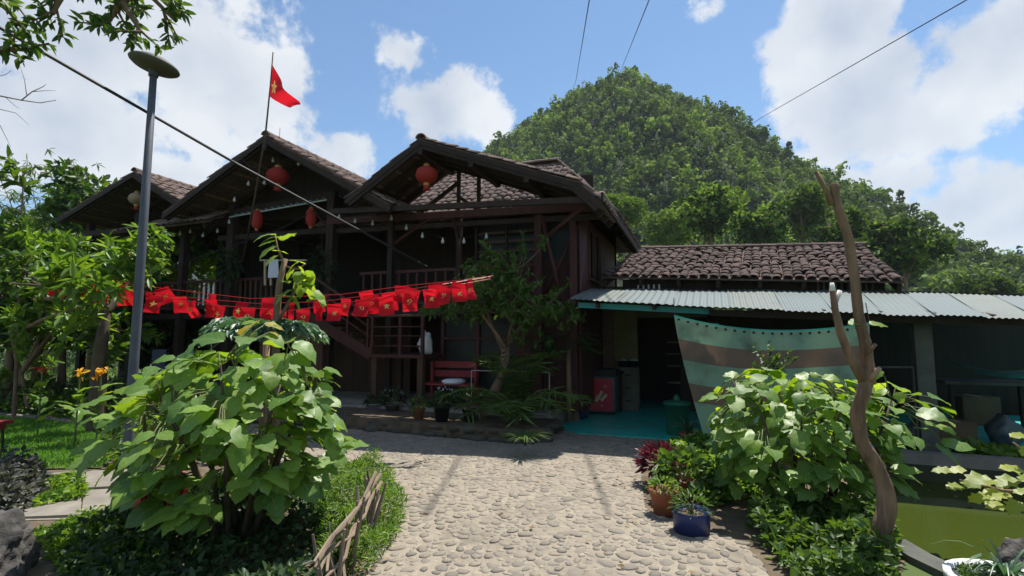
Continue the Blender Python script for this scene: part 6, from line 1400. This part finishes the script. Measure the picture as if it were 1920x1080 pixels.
def build_left_trees():
    g = random.Random(8)
    Y = 10.4
    root = at(60, 740, Y); root.z = 0
    ex = []
    for cx, cy, sx, sy, n in ((110, 520, 75, 45, 90), (60, 600, 60, 50, 60), (180, 580, 45, 40, 50), (220, 500, 22, 40, 30), (40, 460, 40, 30, 40), (190, 640, 40, 25, 20)):
        for _ in range(n): ex.append((at(cx + g.gauss(0, sx * .6), cy + g.gauss(0, sy * .6), Y + g.uniform(-1.0, .6)), Vector((g.uniform(-1, 1), g.uniform(-1, .5), .4))))
    for cx, cy, sx, sy, n in ((140, 510, 45, 20, 16), (215, 490, 25, 18, 10), (110, 590, 45, 24, 12)):
        for _ in range(n): ex.append((at(cx + g.gauss(0, sx * .7), cy + g.gauss(0, sy * .7), 6.9 + g.uniform(-.3, .3)), Vector((g.uniform(-1, 1), g.uniform(-1, .5), .4))))
    branchy_tree('bright_leaf_tree', 'leafy small tree with bright lance-shaped leaves left of the lamp post', root,
        [[root, at(40, 700, Y), at(90, 600, Y), at(180, 570, Y - .3)], [at(40, 720, Y), at(20, 610, Y), at(60, 530, Y), at(120, 490, Y)], [at(40, 700, Y), at(100, 620, Y - .4), at(170, 600, Y - .4), at(225, 620, Y - .3)], [at(60, 560, Y), at(100, 560, 8.6), at(140, 545, 7.0), at(225, 510, 6.9)], [at(40, 620, Y), at(80, 600, 8.6), at(120, 585, 7.0), at(200, 560, 6.8)], [at(40, 640, Y), at(120, 560, Y - .5), at(205, 545, Y - .6)]],
        'leaf_bright', .22, .065, 7, 31, depth=2, kids=3, blen=.42, up=.02, lo=.05, hi=.9, r0=.045, extra=ex)
    # dark mango-like shoot rising at the far left
    Y = 9.8; root = at(30, 740, Y); root.z = 0
    branchy_tree('dark_shoot_tree', 'slender dark-leaved young tree rising above the garden at far left', root, [[root, at(35, 600, Y), at(40, 420, Y), at(45, 315, Y)], [at(35, 560, Y), at(15, 480, Y), at(8, 450, Y)]], 'leaf_mid', .28, .09, 7, 33, depth=1, kids=2, blen=.38, lo=.1, hi=.7, r0=.035)
    # heavy trunk in the shade
    Y = 8.6; root = at(185, 720, Y); root.z = 0
    branchy_tree('shade_tree', 'thick-trunked shade tree beside the left end of the house', root, [[root, at(190, 640, Y), at(200, 580, Y), at(170, 530, Y)], [at(195, 580, Y), at(250, 530, Y + .5), at(280, 510, Y + .6)], [at(195, 590, Y), at(120, 550, Y), at(60, 530, Y)]], 'leaf_mid', .16, .075, 7, 35, bark='stem_brown', depth=2, kids=3, blen=.45, lo=0, hi=.8, r0=.13)
    # glossy-leaved bushes seen through the open left gable and behind it
    for i, (x, y, Y, r, mt, sd, lb) in enumerate(((290, 420, 17.8, 1.7, 'leaf_dark', 81, 'glossy dark tree just behind the leftmost gable'), (190, 400, 18.5, 2.0, 'leaf_mid', 82, 'green tree left of the leftmost gable'), (340, 480, 18.0, 1.8, 'leaf_bright', 83, 'sunlit bush seen through the open veranda on the left'),
                                               (80, 520, 12.5, 1.4, 'leaf_bright', 84, 'dense green tree behind the bright-leaved tree at far left'), (-70, 500, 12.5, 1.6, 'leaf_bright', 85, 'dense tree cut by the left edge of the picture'), (30, 560, 11.0, 1.3, 'leaf_dark', 86, 'dark bush low behind the left garden'), (130, 560, 13.0, 1.5, 'leaf_mid', 87, 'bush in the gap left of the house'), (310, 615, 15.5, 1.7, 'leaf_dark', 88, 'dark bush behind the lower storey right of the lamp post'), (235, 600, 16.0, 1.8, 'leaf_mid', 89, 'bush behind the lower storey just left of the lamp post'))):
        p = at(x, y, Y); tree('garden_tree', lb, 'tree', (p.x, p.y, 0), p.z + r * .5, r, r * .9, mt, seed=sd, nleaf=2600, lsize=.085, nclump=26, trunk_r=.10, base_rnd=.1)
    # feathery bamboo behind the house on the left
    p = at(110, 330, 20.0); t = thing('bamboo_clump', 'feathery pale bamboo clump behind the left end of the house', 'bamboo', (p.x, p.y, 0)); tips = []
    for i in range(26):
        a = g.uniform(0, 2 * PI); e = Vector((p.x + math.cos(a) * g.uniform(.3, 2.6), p.y + math.sin(a) * g.uniform(.3, 1.6), p.z + g.uniform(-2.6, 1.0))); b = Vector((p.x + math.cos(a) * .4, p.y + math.sin(a) * .4, 0)); mb = MB(); md = b.lerp(e, .6) + Vector((-math.cos(a) * .3, 0, 1.0)); mb.tube([b, md, e], [.03, .02, .006], 5); mb.build('culm', 'stem', t)
        for s in np.linspace(.15, 1, 26):
            q = md.lerp(e, s) + Vector((g.gauss(0, .22), g.gauss(0, .22), g.gauss(0, .2))); tips.append((q, Vector((g.uniform(-1, 1), g.uniform(-1, 1), -.3))))
    P_, D_ = whorls(tips, 7, .3, .7, .5); leaf_cloud('crown', t, P_, D_, .34, .05, 'leaf_bamboo', lo=.1, hi=.9)
    # branch of a tall tree hanging in at the top left: its trunk stands left of the picture
    Y = 4.6; root = Vector((-6.6, 4.4, 0))
    def P(x, y, dy=0): return at(x, y, Y + dy)
    branchy_tree('overhanging_tree', 'tall tree whose leafy branches hang into the top left of the picture', root,
        [[root, Vector((-6.5, 4.4, 2.5)), Vector((-6.0, 4.4, 4.6)), P(20, -180), P(180, -90), P(260, -30), P(330, 40)], [P(180, -90), P(205, -30), P(240, 20), P(265, 60)], [P(180, -90), P(130, -40), P(110, 0), P(100, 25)], [Vector((-6.4, 4.4, 3.6)), P(-60, 80), P(-10, 90), P(30, 95)], [P(20, -180), P(0, -60), P(5, 10), P(20, 25)], [P(260, -30), P(240, -10), P(215, 20), P(200, 45)], [P(260, -40), P(300, -10), P(320, 15)]],
        'leaf_mid', .115, .045, 6, 37, depth=1, kids=3, blen=.27, lo=.0, hi=.75, down=.35, up=-.1, r0=.06)
    # dry twigs
    t = thing('dry_branch', 'leafless grey twigs against the sky at the left edge', 'branch', P(-120, 190)); mb = MB(); Y2 = 4.9
    def Q(x, y): return at(x, y, Y2)
    for pl, r in (((( -160, 150), (-60, 168), (0, 180), (40, 188), (75, 193), (105, 188)), .010), (((40, 188), (60, 172), (80, 163), (86, 158)), .006), (((60, 172), (85, 170), (105, 170)), .004), (((50, 178), (46, 150), (38, 125)), .004), (((-40, 200), (0, 235), (20, 275)), .005), (((0, 205), (30, 212), (55, 235)), .004), (((10, 182), (30, 200), (38, 204)), .003), (((-30, 150), (10, 140), (22, 132)), .004)):
        mb.tube([Q(*q) for q in pl], [r * (1 - .7 * i / (len(pl) - 1)) for i in range(len(pl))], 5)
    mb.build('twigs', 'bark', t)
build_left_trees()

# ================================================================== lamp post, flag, wires
def build_lamp_post():
    top = at(288, 138, 6.5); base = Vector((top.x, top.y, 0)); t = thing('lamp_post', 'grey steel lamp post with a tilted disc-shaped head', 'lamp post', base)
    mb = MB(); mb.lathe([(.056, 0), (.053, 2.5), (.042, top.z - .02), (.0, top.z)], base, 16); mb.build('pole', 'galv', t, True)
    mb = MB(); mb.lathe([(0, .02), (.14, .02), (.14, .035), (.09, .05), (.078, .12)], base, 16); mb.build('base_flange', 'galv', t, True)
    ax = Vector((.20, .03, 1)); c = top + Vector((-.0, 0, .10)); mb = MB(); mb.lathe([(0, -.06), (.10, -.055), (.24, -.03), (.285, 0), (.295, .02), (.28, .045), (.18, .10), (0, .12)], c, 32, ax); h = mb.build('lamp_head', 'lamp_under', t, True)
    mb = MB(); mb.lathe([(.058, -.12), (.06, .02)], c - Vector((0, 0, .02)), 14); mb.build('collar', 'galv', h, True)
build_lamp_post()
STAR = [(math.sin(2 * PI * k / 10) * (1 if k % 2 == 0 else .42), math.cos(2 * PI * k / 10) * (1 if k % 2 == 0 else .42)) for k in range(10)]
def star_faces(): return [(0, ) + (1 + k, 1 + (k + 1) % 10) for k in range(10)], [(0, 0)] + STAR
def sickle_polys():
    """hammer and sickle as flat outlines in a unit box: list of (points, faces)"""
    out = []; n = 12; o_, i_ = [], []
    for k in range(n + 1):
        a = math.radians(100 - 230 * k / n); o_.append((.62 * math.cos(a) + .05, .62 * math.sin(a) + .12)); ri = .62 - .22 * math.sin(PI * min(1, k / n * 1.05)); i_.append((ri * math.cos(a) + .05 - .06, ri * math.sin(a) + .12))
    pts = o_ + i_; out.append((pts, [(k, k + 1, n + 2 + k, n + 1 + k) for k in range(n)]))
    def rect(cx, cy, w, h, ang):
        c, s = math.cos(ang), math.sin(ang); return [(cx + x * c - y * s, cy + x * s + y * c) for x, y in ((-w, -h), (w, -h), (w, h), (-w, h))]
    out.append((rect(.02, -.05, .09, .72, math.radians(42)), [(0, 1, 2, 3)])); out.append((rect(-.42, .46, .30, .13, math.radians(42)), [(0, 1, 2, 3)])); out.append((rect(-.42, -.48, .08, .2, math.radians(-40)), [(0, 1, 2, 3)]))
    return out
SICK = sickle_polys()
def emblem(parent, kind, c, x, y, nrm, s):
    for side in (1, -1):
        mb = MB(); off = nrm * .006 * side
        if kind == 'star': fs, ps = star_faces(); mb.add([c + off + x * px * s * side + y * py * s for px, py in ps], fs)
        else:
            for ps, fs in SICK: mb.add([c + off + x * px * s * side + y * py * s for px, py in ps], fs)
        mb.build('star' if kind == 'star' else 'hammer_and_sickle', 'yellow_print', parent)
def flag_mesh(parent, p, x, down, w, h, sw, nm='flag', mat='red_cloth', ph=0.0):
    nrm = x.cross(-down).normalized(); mb = MB(); nx, ny = 6, 6
    for j in range(ny + 1):
        for i in range(nx + 1):
            u, v = i / nx, j / ny; mb.v.append(tuple(p + x * (u - .5) * w * (1 - .0 * v) + down * v * h + nrm * (sw * v * math.sin(u * 4.2 + ph) + .02 * math.sin(v * 5 + ph)) + x * sw * .6 * v * math.sin(ph)))
    mb.r = [0] * len(mb.v); mb.f = [(j * (nx + 1) + i, (j + 1) * (nx + 1) + i, (j + 1) * (nx + 1) + i + 1, j * (nx + 1) + i + 1) for j in range(ny) for i in range(nx)]
    o = mb.build(nm, mat, parent, True); return o, Vector(mb.v[3 * (nx + 1) + 3]), nrm
def build_flag():
    D0 = 8.05; pts = [atd(455, 490, D0 + .9), atd(478, 370, D0 + .2), atd(498, 250, D0 - .1), atd(507, 160, D0 - .15), atd(512, 98, D0 - .2)]
    t = thing('flagpole', 'thin leaning flagpole with a red flag above the middle gable', 'flagpole', pts[0]); mb = MB(); mb.tube(pts, [.024, .022, .018, .015, .012], 8); mb.build('pole', 'stem_brown', t, True)
    # flag hanging in folds from the pole
    q = [(511, 122), (507, 180), (555, 200), (554, 180), (533, 150)]; mb = MB(); nx, ny = 10, 8
    TL, BL, BR, TR = atd(510, 120, D0 - .17), atd(506, 181, D0 - .15), atd(553, 201, D0 - .5), atd(555, 186, D0 - .35)
    uv = []
    for j in range(ny + 1):
        for i in range(nx + 1):
            u, v = i / nx, j / ny; a, b = TL.lerp(TR, u), BL.lerp(BR, u); p = a.lerp(b, v) + H(0, .13 * math.sin(u * 7 + v * 3.5) * u ** .6, 0) + Vector((0, 0, -.10 * math.sin(PI * u) * (1 - v) - .05 * math.sin(PI * u) * v)); mb.v.append(tuple(p))
    mb.r = [0] * len(mb.v); mb.f = [(j * (nx + 1) + i, (j + 1) * (nx + 1) + i, (j + 1) * (nx + 1) + i + 1, j * (nx + 1) + i + 1) for j in range(ny) for i in range(nx)]
    f = mb.build('flag', 'red_cloth', t, True)
    c = Vector(mb.v[4 * (nx + 1) + 3]); emblem(f, 'star', c - H(0, .06, 0), Vector((_c2, -_s2, -.35)).normalized() * .45, Vector((0, .1, 1)), H(0, 1, 0), .17)
build_flag()
def build_garlands():
    g = random.Random(12)
    runs = [('upper', [(90, 508), (150, 516), (300, 540), (470, 560), (640, 552), (760, 536), (870, 525), (925, 517)], 7.05, 11, 0), ('lower', [(115, 522), (250, 548), (400, 572), (540, 583), (680, 563), (800, 543), (865, 533), (920, 523)], 6.9, 17, 1), ('third', [(105, 520), (190, 535), (330, 556), (480, 569), (600, 566), (720, 550), (830, 533), (920, 519)], 6.98, 17, 2)]
    lb = ['uppermost string of small red flags with yellow star and hammer-and-sickle prints', 'lowest-hanging string of small red flags strung across the house front', 'middle string of small red flags between the other two flag strings']
    for (nm, px, d, n, k) in runs:
        pts = [at(x, y, d + .25 + (.5 if x > 900 else 0)) for x, y in px]; fine = []
        for i in range(len(pts) - 1):
            for s in range(8): fine.append(pts[i].lerp(pts[i + 1], s / 8))
        fine.append(pts[-1])
        t = thing('flag_garland', lb[k], 'bunting', pts[4]); t['group'] = 'strings of red flags'
        mb = MB(); mb.tube(fine, .005, 5); mb.build('cord', 'red_plastic', t)
        for i in range(n):
            s = (i + .4 + g.uniform(-.14, .14)) / n * .93; u = s * (len(fine) - 1); a = int(u); p = fine[a].lerp(fine[min(a + 1, len(fine) - 1)], u - a); x = (fine[min(a + 1, len(fine) - 1)] - fine[max(0, a - 1)]).normalized()
            tw = g.gauss(0, .22); x = Matrix.Rotation(tw, 3, 'Z') @ Vector((x.x, x.y, x.z * .5)); x.normalize(); dn = (Vector((0, 0, -1)) + x * g.gauss(0, .09) + H(0, g.gauss(0, .2), 0)).normalized()
            x = (x - dn * x.dot(dn)).normalized()
            w_ = .205 * (g.uniform(.4, .65) if g.random() < .2 else 1.0)
            o, c, nr = flag_mesh(t, p, x, dn, w_, .25 + g.uniform(-.02, .02), g.uniform(.012, .035), ph=g.uniform(0, 6)); 
            if w_ > .14: emblem(o, 'star' if i % 2 else 'sickle', c, x, -dn, nr, .052)
build_garlands()
def build_lanterns():
    def lantern(label, p, r, kind, cord, mat='lantern'):
        t = thing('paper_lantern', label, 'lantern', p, 'red paper lanterns under the gables'); n = 24; mb = MB(); prof = []
        if kind == 'round':
            for k in range(13): a = -PI / 2 + PI * k / 12; prof.append((max(.22, math.cos(a)) * r, math.sin(a) * r * .80))
        else:
            for k in range(13): u = k / 12 * 2 - 1; prof.append((r * (1 - .55 * abs(u) ** 3), u * r * 1.7))
        mb.lathe(prof, p, n); 
        for i, v in enumerate(mb.v):
            j = i % n; k = .94 if j % 2 else 1.0; mb.v[i] = (p[0] + (v[0] - p[0]) * k, p[1] + (v[1] - p[1]) * k, v[2])
        b = mb.build('silk_body', mat, t, True); zt = prof[-1][1]; mb = MB(); mb.lathe([(r * .3, zt - .01), (r * .3, zt + .04), (0, zt + .045)], p, 14); mb.build('top_cap', 'gold', t, True); mb = MB(); mb.lathe([(r * .3, -zt - .04), (r * .3, -zt + .01)], p, 14); mb.build('bottom_ring', 'gold', t, True)
        mb = MB(); L_ = r * (.55 if kind == 'round' else .5); mb.lathe([(r * .28, -zt - .03), (r * .24, -zt - L_ * .6), (r * .34, -zt - L_)], p, 16); mb.build('tassel', 'lantern', t, True); mb = MB(); mb.tube([Vector(p) + Vector((0, 0, zt)), Vector(p) + Vector((0, 0, zt + cord))], .005, 5); mb.build('cord', 'cord', t)
    lantern('large round red lantern hanging in the middle gable', atd(521, 330, 8.45), .235, 'round', .9)
    lantern('large round red lantern hanging in the right gable', atd(800, 328, 8.35), .215, 'round', .45)
    lantern('faded tan lantern in the leftmost gable half behind the lamp post', atd(257, 373, 8.9), .2, 'round', .5, 'straw')
    lantern('small red lantern under the veranda beam left of the pale sheet', atd(482, 412, 9.0), .125, 'long', .4)
    lantern('tall red lantern under the veranda beam by the gable post', atd(583, 408, 8.95), .115, 'long', .35)
    # festoon lights: bulbs on cords
    for k, (px, lb) in enumerate((([(440, 376), (466, 346), (496, 344), (512, 302), (560, 308)], 'string of bulbs inside the middle gable'), ([(300, 438), (338, 440), (357, 436), (381, 443), (408, 435), (430, 418)], 'string of bulbs under the left veranda eave'), ([(636, 408), (666, 416), (699, 420), (734, 410), (762, 428), (792, 443), (830, 453), (870, 453), (912, 444)], 'string of bulbs across the dark veranda behind the flags'))):
        pts = [atd(x, y - 7, 9.02 if k != 0 else 8.6) for x, y in px]; t = thing('festoon_lights', lb, 'string lights', pts[0]); mb = MB(); mb.tube([pts[0]] + pts, .005, 5) if False else mb.tube(pts, .005, 5); mb.build('cord', 'cable', t)
        for p in pts: mb = MB(); mb.lathe([(.012, 0), (.014, -.03), (.030, -.06), (.034, -.085), (.022, -.11), (0, -.118)], p, 10); mb.build('bulb', 'bulb', t, True)
build_lanterns()
def wire(name, label, pts, r, mat='cable', sag=0.0, n=24):
    mb = MB(); P_ = []
    for i in range(len(pts) - 1):
        for k in range(n): s = k / n; P_.append(Vector(pts[i]).lerp(Vector(pts[i + 1]), s) - Vector((0, 0, sag * 4 * s * (1 - s))))
    P_.append(Vector(pts[-1])); mb.tube(P_, r, 6); return tag(mb.build(name, mat), label, 'wire')
wire('power_cable', 'thick black cable sloping from the top left down to the house front', [at(-300, -130, 4.5), at(0, 52, 5.4), at(440, 305, 7.6), atd(800, 500, 9.0)], .020)
wire('thin_wire', 'thin wire from the garden to the middle gable veranda', [atd(140, 555, 8.0), atd(330, 497, 8.3), atd(520, 432, 8.6), atd(590, 395, 8.9)], .010)
wire('drop_wire', 'loose looped wire on the middle gable below the black cable', [atd(440, 305, 8.1), atd(455, 298, 8.1), atd(468, 312, 8.12), atd(478, 312, 8.12), atd(495, 325, 8.15)], .008, n=4)
wire('overhead_wire', 'overhead wire running to the hill left of the summit', [at(1140, -260, 8), at(1105, 0, 14), at(1080, 150, 40), at(1060, 215, 80)], .016)
wire('overhead_wire', 'overhead wire running to the hill summit', [at(1320, -260, 8), at(1217, 0, 14), at(1165, 130, 40), at(1085, 320, 90)], .016)
wire('overhead_wire', 'thin overhead wire crossing the clouds at the upper right', [at(2100, -165, 20), at(1812, 0, 34), at(1425, 222, 100), at(1330, 290, 118)], .045)
# furniture and oddments in the left garden
def build_left_things():
    p = at(-22, 850, 6.9); p.z = .02; t = thing('red_garden_bench', 'red bench end with dark legs at the left edge by the lawn', 'bench', p)
    rbox(t, 'seat', p + Vector((-.35, 0, .42)), (.9, .4, .05), 'red_paint', .1); rbox(t, 'apron', p + Vector((-.35, 0, .36)), (.8, .3, .06), 'red_paint', .1)
    for dx in (-.72, .04):
        for dy in (-.15, .15): mb = MB(); mb.tube([p + Vector((dx, dy, 0)), p + Vector((dx - .03, dy, .38))], .015, 6); mb.build('leg', 'black', t)
    for i, (x, y, Y) in enumerate(()):
        p = at(x, y, Y); p.z = .02; t = thing('garden_table', ['dark wooden table in the shade behind the flower border', 'second dark wooden table beside the lamp post in the shade'][i], 'table', p)
        rbox(t, 'tabletop', p + Vector((0, 0, .72)), (1.2, .7, .06), 'wood_dark', .3)
        for sx in (-1, 1): rbox(t, 'leg', p + Vector((sx * .45, 0, .35)), (.08, .5, .7), 'wood_dark', .3)
    p = at(300, 985, 4.75); p.z = .01; t = thing('red_plastic_stool', 'red plastic stool with a pink seat half hidden under the left bush', 'stool', p)
    mb = MB(); mb.lathe([(0, .36), (.16, .36), (.175, .345), (.17, .32), (.15, .32)], p, 20); mb.build('seat', 'pink', t, True)
    for k in range(4): a = PI / 4 + k * PI / 2; mb = MB(); mb.beam(p + Vector((math.cos(a) * .19, math.sin(a) * .19, 0)), p + Vector((math.cos(a) * .14, math.sin(a) * .14, .33)), .07, .03); mb.build('leg', 'red_plastic', t)
    mb = MB(); mb.lathe([(.168, .10), (.172, .16), (.164, .16), (.16, .10)], p, 20); mb.build('brace_ring', 'red_plastic', t, True)
    p = atd(285, 640, 8.6); p.z = .25; t = thing('dark_blue_chair', 'dark blue plastic chair in the shade right of the lamp post', 'chair', p)
    rbox(t, 'seat', p + Vector((0, 0, .45)), (.5, .5, .05), 'blue_plastic', -.3); rbox(t, 'backrest', p + Vector((.05, .23, .75)), (.48, .05, .55), 'blue_plastic', -.3, .02)
    for sx in (-1, 1):
        for sy in (-1, 1): rbox(t, 'leg', p + Vector((sx * .2, sy * .2, .22)), (.05, .05, .44), 'blue_plastic', -.3)
build_left_things()

# ================================================================== air
def build_haze():
    mb = MB(); mb.box((150, 700, 148), (5600, 1900, 310)); me_mat = bpy.data.materials.new('haze'); me_mat.use_nodes = True; nt = me_mat.node_tree; nt.nodes.clear()
    out = nt.nodes.new('ShaderNodeOutputMaterial'); v = nt.nodes.new('ShaderNodeVolumePrincipled'); v.inputs['Color'].default_value = (.80, .90, 1.0, 1); v.inputs['Density'].default_value = HAZE; v.inputs['Anisotropy'].default_value = .2
    nt.links.new(v.outputs[0], out.inputs['Volume']); o = mb.build('haze', me_mat); tag(o, kind='stuff')
HAZE = 0.0002
build_haze()
